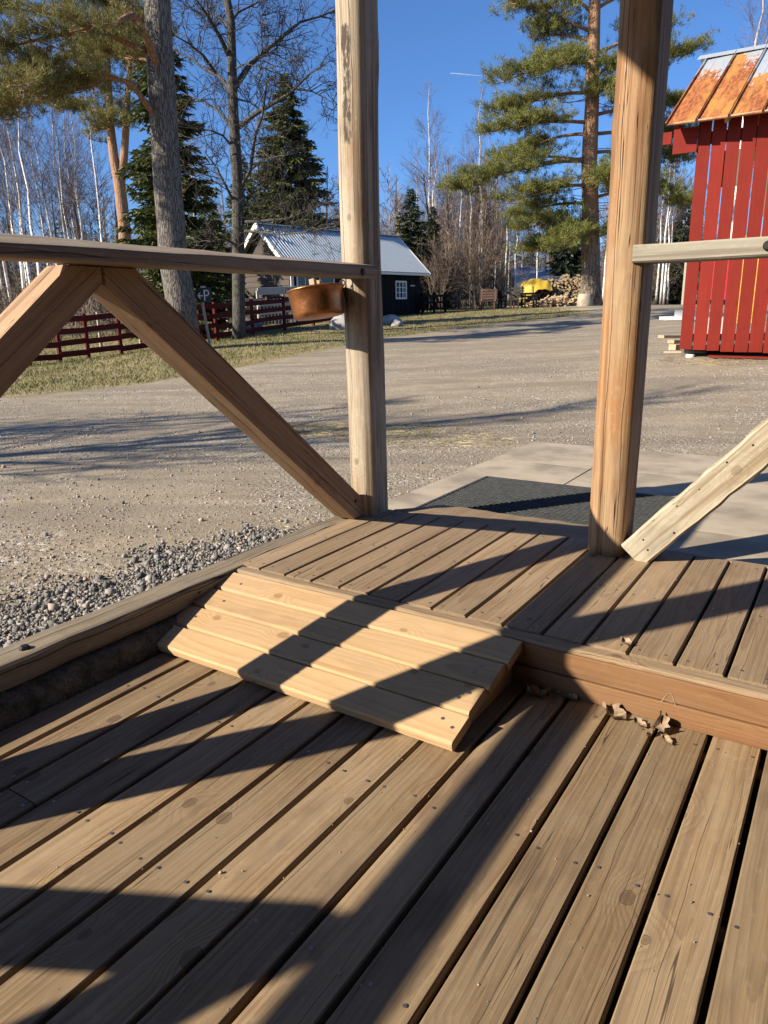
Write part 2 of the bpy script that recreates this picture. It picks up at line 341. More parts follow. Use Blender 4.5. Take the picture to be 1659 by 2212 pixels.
M['sign'] = simple('black sign board', (.022, .022, .025), .55, 0, .2, 30, 0)
M['letter'] = simple('white lettering', (.78, .78, .76), .6, 0, .05, 30, 0)
M['leaf'] = simple('dry leaf', (.34, .24, .15), .8, 0, .25, 40, .4, bd=.002)
M['birchend'] = simple('cut log ends', (.62, .44, .25), .85, 0, .2, 9, .2); M['bark_dark'] = simple('firewood bark', (.2, .16, .12), .9, 0, .3, 20, .4)

def bark(name, c1, c2, sc_, stretch=.22, bumpd=.03, c3=None, hz=None):
    m, nt, b = new_mat(name); q = NB(nt); x, y, z = q.sep(q.coord())
    nz = q.noise(q.comb(x, y, z), 6.0, 4)
    nz = q.math('MULTIPLY', nz, 2.2)
    v = q.comb(q.math('MULTIPLY', x, sc_), q.math('MULTIPLY', y, sc_), q.math('ADD', q.math('MULTIPLY', z, sc_*stretch), nz))
    e = q.vor(v, 1.0, 'DISTANCE_TO_EDGE').outputs['Distance']; pl = q.ramp(e, .02, .16)
    cc = q.mix(pl, c2, c1); f = q.noise(q.comb(x, y, q.math('MULTIPLY', z, .4)), sc_*2.2, 4)
    cc = q.mix(q.math('MULTIPLY', q.ramp(f, .4, .65), .5), cc, tuple(k*.6 for k in c1))
    if c3 is not None: cc = q.mix(q.ramp(q.math('ADD', z, q.math('MULTIPLY', nz, 3.0)), hz, hz+3.5), cc, c3)
    q.set(b.inputs['Base Color'], cc); b.inputs['Roughness'].default_value = .95
    q.set(b.inputs['Normal'], q.bump(q.math('ADD', pl, q.math('MULTIPLY', f, .5)), .8, bumpd)); return m
M['pinebark'] = bark('pine bark', (.20, .175, .15), (.065, .052, .044), 24.0, .17)
M['pinebark_far'] = bark('orange pine bark', (.24, .19, .15), (.08, .055, .04), 9.0, c3=(.34, .185, .10), hz=4.5)
M['limb'] = bark('orange limb bark', (.36, .18, .085), (.2, .09, .045), 16.0, bumpd=.01)
M['darkbark'] = bark('dark bark', (.10, .09, .075), (.04, .035, .03), 20.0, bumpd=.015)
M['twig'] = simple('bare twigs', (.06, .05, .042), .9, 0, .3, 3, 0)
M['twig_brown'] = simple('brown shrub twigs', (.22, .16, .115), .9, 0, .3, 2, 0)
M['twig_birch'] = simple('birch twigs', (.17, .125, .12), .9, 0, .25, 2, 0)
M['straw'] = simple('straw', (.50, .40, .2), .9, 0, .3, 3, 0)
def birchbark():
    m, nt, b = new_mat('birch bark'); q = NB(nt); x, y, z = q.sep(q.coord()); o = q.math('MULTIPLY', q.rnd(), 40.0)
    f = q.noise(q.comb(q.math('MULTIPLY', x, 5), q.math('MULTIPLY', y, 5), q.math('ADD', q.math('MULTIPLY', z, 7), o)), 1.0, 4, .7)
    g = q.noise(q.comb(q.math('MULTIPLY', x, 3), q.math('MULTIPLY', y, 3), q.math('ADD', q.math('MULTIPLY', z, .8), o)), 1.0, 3)
    c = q.mix(q.ramp(f, .56, .64), (.80, .76, .70), (.06, .05, .045)); c = q.mix(q.ramp(g, .5, .7), c, (.45, .38, .32))
    c = q.mix(q.ramp(z, 1.2, .0), c, (.16, .14, .12)); c = q.mix(q.ramp(z, 7.5, 12.5), c, (.26, .2, .185))
    q.set(b.inputs['Base Color'], c); b.inputs['Roughness'].default_value = .8; return m
M['birch'] = birchbark()
def leafmat(name, c1, c2, tr=.3, scale=1.3):
    m, nt, b = new_mat(name); q = NB(nt); v = q.coord()
    f = q.noise(v, scale, 3); g = q.noise(v, scale*9, 2)
    cc = q.mix(q.ramp(f, .3, .7), c1, c2); cc = q.mix(q.math('MULTIPLY', q.ramp(g, .4, .65), .5), cc, tuple(k*.55 for k in c1))
    q.set(b.inputs['Base Color'], cc); b.inputs['Roughness'].default_value = .6; b.inputs['Specular IOR Level'].default_value = .35
    t = q.n('BsdfTranslucent'); q.set(t.inputs[0], cc); ms = q.n('MixShader'); ms.inputs[0].default_value = tr
    nt.links.new(b.outputs[0], ms.inputs[1]); nt.links.new(t.outputs[0], ms.inputs[2])
    nt.links.new(ms.outputs[0], nt.nodes['Material Output'].inputs[0]); return m
M['needle'] = leafmat('pine needles', (.15, .145, .038), (.25, .215, .062))
M['needle_far'] = leafmat('far pine needles', (.15, .165, .038), (.25, .24, .06))
M['spruce'] = leafmat('spruce needles', (.05, .068, .018), (.12, .13, .028), .2)
M['spruce_dark'] = leafmat('dark spruce needles', (.02, .035, .016), (.05, .065, .025), .2)
M['grass'] = leafmat('spring grass', (.12, .135, .032), (.31, .255, .11), .25, .8)
def roofmetal(name, base, rust, lo, hi, wide=.5, rough=.42, metal=.55):
    """sheet metal; rust spreads from the lower edge (local y=0) upward and in streaks"""
    m, nt, b = new_mat(name); q = NB(nt); x, y, z = q.sep(q.coord()); o = q.math('MULTIPLY', q.rnd(), 23.0)
    a = q.noise(q.comb(q.math('ADD', q.math('MULTIPLY', x, 5), o), q.math('MULTIPLY', y, 1.3), o), 1.0, 5, .65)
    s2 = q.noise(q.comb(q.math('ADD', q.math('MULTIPLY', x, 28), o), q.math('MULTIPLY', y, 10), o), 1.0, 4, .7)
    h = q.math('ADD', q.math('ADD', y, q.math('MULTIPLY', q.math('SUBTRACT', a, .5), -wide*2)), q.math('MULTIPLY', q.math('SUBTRACT', s2, .5), -1.5))
    h = q.math('ADD', h, q.math('MULTIPLY', q.math('SUBTRACT', q.rnd(), .5), wide))
    mk = q.ramp(h, hi, lo); c2 = q.mix(q.ramp(s2, .38, .6), rust, tuple(k*.45 for k in rust))
    c2 = q.mix(q.ramp(a, .45, .62), c2, (rust[0]*1.05, rust[1]*1.5, rust[2]*1.3))
    cb = q.mix(q.ramp(s2, .4, .7), base, tuple(k*.86 for k in base))
    q.set(b.inputs['Base Color'], q.mix(mk, cb, c2)); q.set(b.inputs['Metallic'], q.math('MULTIPLY', q.math('SUBTRACT', 1.0, mk), metal))
    q.set(b.inputs['Roughness'], q.math('ADD', rough, q.math('MULTIPLY', mk, .45))); return m
M['rustroof'] = roofmetal('rusty roof sheet', (.60, .64, .65), (.36, .11, .028), 1.3, 1.6, 1.3)
M['houseroof'] = roofmetal('ribbed roof sheet', (.50, .55, .57), (.27, .13, .06), -1.2, -.4, .8)
M['greyroof'] = roofmetal('grey roof sheet', (.36, .39, .43), (.2, .17, .15), -2, -1.5)
def copper():
    m, nt, b = new_mat('hammered copper'); q = NB(nt); v = q.coord()
    f = q.noise(v, 9, 4); q.set(b.inputs['Base Color'], q.mix(q.ramp(f, .35, .7), (.50, .21, .08), (.22, .09, .035)))
    b.inputs['Metallic'].default_value = .9; b.inputs['Roughness'].default_value = .36
    q.set(b.inputs['Normal'], q.bump(q.vor(v, 85).outputs['Distance'], .12, .004)); return m
M['copper'] = copper()
def ground_mat():
    m, nt, b = new_mat('gravel and grass'); q = NB(nt); v = q.coord()
    at = q.n('Attribute'); at.attribute_name = 'lawn'; lawn = at.outputs['Fac']
    at2 = q.n('Attribute'); at2.attribute_name = 'straw'; strw = at2.outputs['Fac']
    vn = q.vor(v, 42); cs = q.sep(vn.outputs['Color'])
    vf = q.vor(v, 130); cf = q.sep(vf.outputs['Color'])
    big = q.noise(v, .55, 4); mid = q.noise(v, 3.0, 5)
    gr = q.mix(cs[0], (.215, .18, .13), (.35, .293, .213)); gr2 = q.mix(cf[1], (.21, .172, .12), (.35, .29, .21))
    g = q.mix(.5, gr, gr2); g = q.mix(q.math('GREATER_THAN', cs[1], .93), g, (.46, .43, .39))
    g = q.mix(q.math('MULTIPLY', q.math('LESS_THAN', cs[2], .10), .7), g, (.13, .12, .115))
    fine = q.mix(q.ramp(mid, .35, .65), (.305, .25, .175), (.235, .19, .13))
    cp = q.ramp(q.math('ADD', big, q.math('MULTIPLY', q.math('SUBTRACT', mid, .5), .5)), .40, .58)
    g = q.mix(q.math('MULTIPLY', cp, .75), g, fine)
    px_, py_, pz_ = q.sep(v)
    tu = q.math('ADD', q.math('MULTIPLY', px_, .17), q.math('MULTIPLY', py_, .11)); td = q.math('SUBTRACT', q.math('MULTIPLY', py_, 1.15), q.math('MULTIPLY', px_, .62))
    trk = q.noise(q.comb(tu, td, 0.0), 1.3, 4, .6, 0, .6)
    g = q.mix(q.math('MULTIPLY', q.ramp(trk, .42, .62), .7), g, (.19, .157, .117)); g = q.mix(q.math('MULTIPLY', q.ramp(trk, .40, .26), .7), g, (.335, .282, .213))
    gs = q.mix(q.ramp(q.noise(v, 1.6, 5), .38, .62), (.135, .13, .048), (.29, .23, .115)); gs = q.mix(q.ramp(q.noise(v, 22, 3), .35, .7), gs, (.2, .15, .085))
    edge = q.math('ADD', lawn, q.math('MULTIPLY', q.math('SUBTRACT', q.noise(v, 2.2, 6, .7), .5), 1.1))
    c = q.mix(q.ramp(edge, .4, .62), g, gs)
    se = q.math('ADD', strw, q.math('MULTIPLY', q.math('SUBTRACT', q.noise(v, 9, 5, .7), .5), 1.4))
    c = q.mix(q.math('MULTIPLY', q.ramp(se, .5, .9), .8), c, (.42, .34, .17))
    q.set(b.inputs['Base Color'], c); b.inputs['Roughness'].default_value = .95; b.inputs['Specular IOR Level'].default_value = .2
    h = q.math('ADD', q.math('MULTIPLY', vn.outputs['Distance'], -.7), q.math('MULTIPLY', vf.outputs['Distance'], -.25))
    h = q.math('MULTIPLY', h, q.math('SUBTRACT', 1.0, q.math('MULTIPLY', cp, .7)))
    q.set(b.inputs['Normal'], q.bump(q.math('ADD', h, q.math('MULTIPLY', mid, .5)), .6, .02)); return m
M['ground'] = ground_mat()
def stonemat():
    m, nt, b = new_mat('gravel stones'); q = NB(nt)
    at = q.n('Attribute'); at.attribute_name = 'tone'; t = at.outputs['Fac']
    r = q.n('ValToRGB'); q.set(r.inputs[0], t); e = r.color_ramp.elements
    e[0].color = (.065, .064, .064, 1); e[1].color = (.46, .42, .37, 1)
    for p_, c_ in ((.3, (.18, .172, .16, 1)), (.55, (.29, .275, .255, 1)), (.8, (.36, .30, .25, 1)), (.9, (.42, .27, .21, 1))):
        k = e.new(p_); k.color = c_
    r.color_ramp.interpolation = 'CONSTANT' if False else 'LINEAR'
    f = q.noise(q.coord(), 120, 3); q.set(b.inputs['Base Color'], q.mix(q.math('MULTIPLY', q.ramp(f, .4, .7), .35), r.outputs[0], (.16, .15, .14)))
    b.inputs['Roughness'].default_value = .9; return m
M['stones'] = stonemat()
# ------------------------------------------------------------------ ground
def lines(segs):
    o = []
    for a, b, s in segs:
        n = max(1, int(round((b-a)/s))); o += [a+(b-a)*i/n for i in range(n)]
    return np.array(o+[segs[-1][1]])
GXs = lines(((-140, -45, 5), (-45, -12, .6), (-12, -4, .35), (-4, -1.24*U, .2), (-1.24*U, -1.16*U, .01), (-1.16*U, 6, .3), (6, 9, .3), (9, 30, .8), (30, 120, 5)))
GYs = lines(((-40, -8, 2), (-8, 7.84*U, .3), (7.84*U, 7.9*U, .008), (7.9*U, 14, .3), (14, 45, .6), (45, 150, 5)))
gx, gy = np.meshgrid(GXs, GYs); gz = terrain_np(gx, gy)
bumpy = .012*np.sin(gx*2.3+1.7*np.sin(gy*.9))*np.sin(gy*1.9+gx*.4)
far_ = np.clip((np.hypot(gx+.5, gy)-3.5)/4, 0, 1); gz = gz+bumpy*far_
hole = (gx > -1.2*U) & (gx < 40*U) & (gy > -45*U) & (gy < 7.87*U); gz = np.where(hole, -.42, gz)
gu = (gx-CP.x)*RH.x+(gy-CP.y)*RH.y; gd = (gx-CP.x)*FH.x+(gy-CP.y)*FH.y
edge_px = [(-500, 905), (-200, 880), (0, 862), (150, 848), (300, 832), (450, 806), (600, 778), (750, 748), (840, 729), (950, 716), (1100, 698), (1200, 687), (1290, 677)]
eb = np.array([to_ud(G(*p)) for p in edge_px])
def lawn_np(u, d):
    db = np.interp(u, eb[:, 0], eb[:, 1], right=1e3); k = (d-db)/1.0+.5
    ur = np.interp(d, [20, 36, 60], [eb[-1, 0]-.3, eb[-1, 0]+.9, eb[-1, 0]+3.0]); k = np.minimum(k, (ur-u)/.6+.5)
    far = np.clip((d-46)/4, 0, 1); side = np.clip((u-np.interp(d, [10, 22, 45], [30, 22, 16.5]))/1.0, 0, 1)
    return np.clip(np.maximum(np.maximum(k, far), side), 0, 1)
lawn = lawn_np(gu, gd)
sp = [G(780, 940), G(690, 935), G(900, 935)]; straw = np.zeros_like(gx)
for p, r in ((G(840, 938), 1.1), (G(700, 930), .7), (G(1540, 785), .7), (G(560, 960), .5), (G(1250, 668), 2.5)):
    straw = np.maximum(straw, 1-np.hypot(gx-p.x, (gy-p.y))/r)
straw = np.clip(straw, 0, 1)
me = bpy.data.meshes.new('ground'); ny, nx = gx.shape
idx = np.arange(ny*nx).reshape(ny, nx)
fc = np.stack([idx[:-1, :-1], idx[:-1, 1:], idx[1:, 1:], idx[1:, :-1]], -1).reshape(-1, 4)
me.from_pydata(np.stack([gx, gy, gz], -1).reshape(-1, 3).tolist(), [], fc.tolist())
for nm, ar in (('lawn', lawn), ('straw', straw)):
    a = me.attributes.new(nm, 'FLOAT', 'POINT'); a.data.foreach_set('value', ar.reshape(-1).astype(np.float32))
me.polygons.foreach_set('use_smooth', [True]*len(me.polygons))
tag(obj('ground', me, M['ground']), 'gravel yard with patchy lawn rising to the wood', None, kind='structure')

# concrete slab in front of the porch, cast in panels
slab = obj('concrete_slab', None); tag(slab, 'pale concrete slab in front of the porch opening', kind='structure')
ST = GZ+.010
for x0, x1 in ((-2.55, 3.3), (3.3, 9.2), (9.2, 15.2), (15.2, 21.2), (21.2, 27)):
    for y0, y1 in ((8.0, 12.95), (12.95, 22.2), (22.2, 28.6)):
        y1_ = y1
        beam('slab_panel', ((x0+x1)/2*U, y0*U+.003, ST+random.uniform(-.0015, .0015)), ((x0+x1)/2*U, y1*U-.003, ST), (x1-x0)*U-.005, .12, M['concrete'], slab, top=True, ch=.004)

# ------------------------------------------------------------------ stones and grass
def ico():
    t = (1+5**.5)/2; v = np.array([(-1, t, 0), (1, t, 0), (-1, -t, 0), (1, -t, 0), (0, -1, t), (0, 1, t), (0, -1, -t), (0, 1, -t), (t, 0, -1), (t, 0, 1), (-t, 0, -1), (-t, 0, 1)], float)
    f = np.array([(0,11,5),(0,5,1),(0,1,7),(0,7,10),(0,10,11),(1,5,9),(5,11,4),(11,10,2),(10,7,6),(7,1,8),(3,9,4),(3,4,2),(3,2,6),(3,6,8),(3,8,9),(4,9,5),(2,4,11),(6,2,10),(8,6,7),(9,8,1)])
    return v/np.linalg.norm(v[0]), f
def octa():
    return np.array([(1,0,0),(-1,0,0),(0,1,0),(0,-1,0),(0,0,1),(0,0,-1)], float), np.array([(0,2,4),(2,1,4),(1,3,4),(3,0,4),(2,0,5),(1,2,5),(3,1,5),(0,3,5)])
def scatter_stones(name, pts, rad, base, tone):
    bv, bf = base; n = len(pts); k = len(bv)
    s = rad[:, None]*rng.uniform(.6, 1.25, (n, 3)); s[:, 2] *= .75
    V = bv[None]*(1+rng.uniform(-.34, .34, (n, k, 1)))*s[:, None]
    q = rng.normal(size=(n, 4)); q /= np.linalg.norm(q, axis=1)[:, None]
    a, b, c, d = q.T
    Rm = np.stack([1-2*(c*c+d*d), 2*(b*c-a*d), 2*(b*d+a*c), 2*(b*c+a*d), 1-2*(b*b+d*d), 2*(c*d-a*b), 2*(b*d-a*c), 2*(c*d+a*b), 1-2*(b*b+c*c)], -1).reshape(n, 3, 3)
    V = np.einsum('nij,nkj->nki', Rm, V)+pts[:, None]
    F = (bf[None]+(np.arange(n)*k)[:, None, None]).reshape(-1, 3)
    me = bpy.data.meshes.new(name); me.vertices.add(n*k); me.vertices.foreach_set('co', V.reshape(-1).astype(np.float32))
    me.loops.add(len(F)*3); me.loops.foreach_set('vertex_index', F.reshape(-1).astype(np.int32))
    me.polygons.add(len(F)); me.polygons.foreach_set('loop_start', np.arange(0, len(F)*3, 3, dtype=np.int32)); me.update(calc_edges=True)
    at = me.attributes.new('tone', 'FLOAT', 'POINT'); at.data.foreach_set('value', np.repeat(tone, k).astype(np.float32))
    return obj(name, me, M['stones'])
N = 56000
px_ = -1.55*U-np.abs(rng.beta(1.0, 1.5, N))*1.15; py_ = rng.uniform(-2.3, .9, N)
wid = .22+.72*np.clip((.9-py_)/2.6, 0, 1)+.10*np.sin(py_*5)+.06*np.sin(py_*13)
keep = (-1.55*U-px_) < wid*rng.beta(2.2, 1.5, N)*1.45; px_, py_ = px_[keep], py_[keep]
rad = rng.lognormal(math.log(.006), .5, len(px_)).clip(.003, .026)
heap = .018*np.clip(1-(-1.55*U-px_)/.5, 0, 1)
o = scatter_stones('crushed_stone', np.stack([px_, py_, GZ+rad*.25+heap*rng.uniform(0, 1, len(px_))], -1), rad, octa(), rng.beta(1.1, 2.0, len(px_)))
tag(o, 'crushed grey stone spread along the outside of the sill timber', 'stones', kind='stuff')
N = 26000
uu = rng.uniform(-1, 1, N); dd = 2.6+rng.uniform(0, 1, N)**1.35*9.5; uu = uu*dd*.62
xy = np.array([(CP.x, CP.y)])+uu[:, None]*np.array([[RH.x, RH.y]])+dd[:, None]*np.array([[FH.x, FH.y]])
ok = ~((xy[:, 0] > -1.6*U) & (xy[:, 1] < 8*U)) & ~((xy[:, 0] > -2.7*U) & (xy[:, 1] > 7.9*U) & (xy[:, 1] < 28.8*U)); ok &= lawn_np(uu, dd) < .4
xy = xy[ok]; rad = rng.lognormal(math.log(.0048), .45, len(xy)).clip(.002, .02)
o = scatter_stones('loose_gravel', np.concatenate([xy, (terrain_np(xy[:, 0], xy[:, 1])+rad*.2)[:, None]], 1), rad, octa(), rng.beta(2.2, 1.3, len(xy)).clip(0, .97))
tag(o, 'loose gravel grains strewn over the yard', 'gravel', kind='stuff')
def blades(P0, h, wd, lean):
    n = len(P0); a = rng.uniform(0, 2*math.pi, n); d = np.stack([np.cos(a), np.sin(a), 0*a], -1)*wd[:, None]/2
    tip = P0+np.stack([rng.normal(0, 1, n)*lean, rng.normal(0, 1, n)*lean, h], -1)
    return np.stack([P0-d, P0+d, tip], 1)
N = 110000
dd = 9+rng.uniform(0, 1, N)**1.1*32; uu = rng.uniform(-.62, .52, N)*dd
kl = lawn_np(uu, dd); ok = kl > rng.uniform(.45, .95, N); uu, dd = uu[ok], dd[ok]
xy = np.array([(CP.x, CP.y)])+uu[:, None]*np.array([[RH.x, RH.y]])+dd[:, None]*np.array([[FH.x, FH.y]])
P0 = np.concatenate([xy, terrain_np(xy[:, 0], xy[:, 1])[:, None]-.004], 1)
tag(obj('grass', soup('grass', blades(P0, rng.uniform(.025, .075, len(P0)), rng.uniform(.012, .03, len(P0)), .03)), M['grass']), 'short patchy spring grass on the lawn', 'grass', kind='stuff')
SP = []
for p, r, n in ((G(840, 938), .9, 1500), (G(690, 930), .55, 500), (G(1545, 780), .6, 700), (ud(*to_ud(Vector((-.26, .65, 0)))), .22, 90)):
    a = rng.uniform(0, 2*math.pi, n); rr_ = r*np.sqrt(rng.uniform(0, 1, n)); q_ = np.stack([p.x+rr_*np.cos(a)*1.3, p.y+rr_*np.sin(a)*.7], -1)
    SP.append(np.concatenate([q_, terrain_np(q_[:, 0], q_[:, 1])[:, None]+rng.uniform(.002, .015, (n, 1))], 1))
SP = np.concatenate(SP); n = len(SP); a = rng.uniform(0, 2*math.pi, n); L = rng.uniform(.03, .13, n)
e = np.stack([np.cos(a)*L, np.sin(a)*L, rng.uniform(-.004, .02, n)], -1); wv = np.stack([-np.sin(a), np.cos(a), 0*a+.6], -1)*.0016
T = np.concatenate([np.stack([SP-wv, SP+wv, SP+e+wv*.4], 1), np.stack([SP-wv, SP+e+wv*.4, SP+e-wv*.4], 1)])
tag(obj('straw', soup('straw', T), M['straw']), 'dry straw scattered over the gravel', 'straw', kind='stuff')

# ------------------------------------------------------------------ lower deck
LZ = -1.168*U
def V3(x, y, z): return Vector((x*U, y*U, z*U))
def screws(spots, parent, z, r=.0042, nm='screw_heads'):
    m = MB()
    for x, y in spots:
        m.add([(x+r*math.cos(t*math.pi/4), y+r*math.sin(t*math.pi/4), z+.0007) for t in range(8)], [tuple(range(8))])
        m.add([(x-r*.7, y-r*.16, z+.0012), (x+r*.7, y-r*.16, z+.0012), (x+r*.7, y+r*.16, z+.0012), (x-r*.7, y+r*.16, z+.0012)], [(0, 1, 2, 3)])
    o = obj(nm, m.mesh('screws'), M['steel'], parent); o['kind'] = 'stuff'; return o
ld = thing('lower_deck', 'lower porch deck of brown weathered boards nearest the camera', 'deck', (0, 0, LZ))
sc_sp = []
for k in range(-10, 12):
    xa, xb = 9.9+k, 10.9+k; xm = (xa+xb)/2*U; wdt = U-.0125+random.uniform(-.0015, .001)
    cuts = [(-30, -.44)]
    if k == -8: cuts = [(-30, -9.22), (-9.19, -.44)]
    for y0, y1 in cuts:
        dz = random.uniform(-.0012, .0012)
        beam('board', (xm, y0*U, LZ+dz), (xm, y1*U, LZ+dz+random.uniform(-.0008, .0008)), wdt, .028, M['deck'], ld, top=True, ch=.003, segs=8, wob=.0006, seed=k*7+int(y0))
    for ys in (-.95, -5.4, -9.0, -9.45, -13.7):
        if abs(ys+9.2) < .4 and k != -8 and ys < -9.2: continue
        for s in (-.3, .3): sc_sp.append((xm+s*U+random.uniform(-.006, .006), ys*U+random.uniform(-.012, .012)))
screws(sc_sp, ld, LZ+.0012)
for y in (-.95, -5.4, -9.2, -13.7, -18): beam('joist', V3(-.6, y, -1.42), V3(21, y, -1.42), .045, .12, M['barnwood'], ld, top=True)
# ------------------------------------------------------------------ upper deck
ud_ = thing('upper_deck', 'raised porch deck of pale brown boards behind the ramp', 'deck', (0, 0, 0))
sc_sp = []
for k in range(0, 21):
    xa, xb = (k-1, k) if k else (-.95, 0); xm = (xa+xb)/2*U; wdt = (xb-xa)*U-.0105
    dz = random.uniform(-.001, .001)
    beam('board', (xm, .03*U, dz), (xm, 7.74*U+random.uniform(-.004, .004), dz), wdt, .028, M['deck_up'], ud_, top=True, ch=.003, segs=6, wob=.0005, seed=100+k)
    for ys in (.35, 3.6, 7.35):
        for s in (-.28, .28): sc_sp.append((xm+s*U*(xb-xa)+random.uniform(-.006, .006), ys*U+random.uniform(-.01, .01)))
screws(sc_sp, ud_, .0012)
beam('nosing_board', V3(-.93, -.2, -.015), V3(20.5, -.2, -.015), .40*U, .045, M['deck_up'], ud_, top=True, ch=.008, segs=40, wob=.0012, seed=5)
beam('riser_board', V3(-.8, -.37, -.39), V3(20.5, -.37, -.39), .028, .54*U, M['riser'], ud_, up=(0, 0, 1), ch=.002, segs=20, wob=.0006, seed=8)
rb = beam('riser_board', V3(-.8, -.385, -.925), V3(20.5, -.385, -.925), .030, .47*U, M['riser'], ud_, up=(0, 0, 1), ch=.002, segs=20, wob=.0006, seed=9)
# pale scratch mark in the shape of a letter on the riser
mk = MB()
def stroke(m, pts, wdt, y):
    for a, b in zip(pts, pts[1:]):
        a, b = Vector((a[0], 0, a[1])), Vector((b[0], 0, b[1])); n = (b-a).cross(Vector((0, 1, 0))).normalized()*wdt/2
        m.add([Vector((p.x, y, p.z)) for p in (a-n, b-n, b+n, a+n)], [(0, 1, 2, 3)])
ax_, az_ = 12.03*U, -.78*U
yk = (-.37*U-.014)-.0015
stroke(mk, [(ax_-.022, az_+.004), (ax_-.004, az_+.040), (ax_+.006, az_+.044), (ax_+.022, az_+.002)], .0022, yk)
stroke(mk, [(ax_-.012, az_+.020), (ax_+.012, az_+.018)], .0018, yk); stroke(mk, [(ax_-.012, az_+.003), (ax_+.002, az_+.012), (ax_+.012, az_+.003)], .0015, yk)
obj('chalk_mark', mk.mesh('mark'), simple('chalk', (.33, .22, .14), .9, 0, .1, 60, 0), ud_)
# worn threshold plank at the porch opening, its left end cut aslant
m = MB(); vs = []; nS = 30
for i in range(nS+1):
    x = -.1+8.0*i/nS; fy = min(9.62, 8.0+1.45*max(0, x+.05))-.04*math.sin(i*.5); w1_ = .012*math.sin(i*1.7); q1 = min(1.0, (fy-7.8)/1.8)
    for y, z in ((7.79, -.55), (7.79, -.03), (7.83, .0), (7.8+(fy-7.8)*.5, .02*q1), (fy-.12*q1, -.03), (fy, -.12), (fy, -.7)): vs.append(V3(x, y, z+w1_))
fs = [(i*7+j, i*7+j+1, (i+1)*7+j+1, (i+1)*7+j) for i in range(nS) for j in range(6)]+[tuple(range(7)), tuple(reversed(range(nS*7, nS*7+7)))]
m.add([(v.y, v.x, v.z) for v in vs], [tuple(reversed(f)) for f in fs])
obj('threshold_plank', m.mesh('threshold'), M['deck_up'], ud_, Matrix(((0, 1, 0, 0), (1, 0, 0, 0), (0, 0, 1, 0), (0, 0, 0, 1))))
beam('fascia_board', V3(9.6, 7.86, -.02), V3(20.5, 7.86, -.02), .2*U, .11, M['deck_up'], ud_, top=True, ch=.003, segs=12, wob=.0015, seed=12)
for y in (.35, 3.6, 7.35): beam('joist', V3(-.8, y, -.24), V3(20.5, y, -.24), .045, .14, M['barnwood'], ud_, top=True)
# ------------------------------------------------------------------ sill timbers on the left and their footing
st = thing('sill_timber', 'old cracked grey timber along the left edge of the lower deck', 'timber', V3(-1.1, -8, -.6))
beam('timber', V3(-1.09, -34, 0), V3(-1.09, -.02, .02), 1.02*U, .62*U, M['beam'], st, top=True, ch=.008, segs=34, wob=.0025, seed=21)
bt = MB(); bt.lathe([(.0, .012), (.012, .011), (.016, .004), (.016, -.01)], 6, Matrix.Translation(V3(-1.02, -6.9, 0)))
obj('bolt_head', bt.mesh('bolt'), M['iron'], st)
s2 = thing('sill_timber', 'short grey timber edging the raised deck beside the left post', 'timber', V3(-1.4, 3, -.6))
beam('timber', V3(-1.38, .02, -.05), V3(-1.38, 7.75, -.05), .84*U, .6*U, M['beam'], s2, top=True, ch=.01, segs=10, wob=.0025, seed=22)
ft = MB(); vs = []
prof = ((-1.4, -.64), (-.42, -.64), (-.22, -.75), (-.12, -.95), (-.08, -1.5), (-1.4, -1.5))
nS = 120
for i in range(nS+1):
    y = -34+33.5*i/nS
    for j, (x, z) in enumerate(prof): vs.append(V3(x+random.uniform(-.05, .05)*(0 < j < 5), y, z+random.uniform(-.045, .045)*(0 < j < 4)))
ft.add(vs, [(i*6+j, (i+1)*6+j, (i+1)*6+(j+1) % 6, i*6+(j+1) % 6) for i in range(nS) for j in range(6)])
ft_o = thing('footing', 'rough mossy concrete footing below the left sill timber', 'footing', V3(-.7, -8, -1.3))
obj('footing_body', ft.mesh('footing', True), M['footing'], ft_o)

# ------------------------------------------------------------------ ramp
rp = thing('ramp', 'small ramp of four new yellow pine boards up to the raised deck', 'ramp', V3(4, -2, -1.168))
top0, bot0 = Vector((0, -.46*U, -.03*U)), Vector((0, -3.93*U, -.90*U)); sd = (bot0-top0); sl_ = sd.length; sdn = sd.normalized(); nrm = Vector((1, 0, 0)).cross(-sdn).normalized()
if nrm.z < 0: nrm = -nrm
spots = []
for i in range(4):
    wB = sl_/4; c0 = top0+sdn*(wB*(i+.5))
    xl, xr = (-.55, -.62, -.60, -.50)[i], (8.72, 8.66, 8.60, 8.66)[i]
    beam('board', c0+Vector((xl*U, 0, 0)), c0+Vector((xr*U, 0, 0)), wB-.005, .033, M['ramp'], rp, up=nrm, top=True, ch=.0065, segs=6, wob=.0008, seed=60+i)
    for xs in (.1, 4.3, 8.25, 8.35): spots.append(c0+Vector((xs*U+random.uniform(-.02, .02), 0, 0))+sdn*random.uniform(-.02, .02)+nrm*.001)
m = MB()
for p in spots: m.add([p+(Vector((1, 0, 0))*math.cos(t*math.pi/4)+sdn*math.sin(t*math.pi/4))*.0056 for t in range(8)], [tuple(range(8))])
o = obj('screw_heads', m.mesh('screws'), M['steel'], rp); o['kind'] = 'stuff'
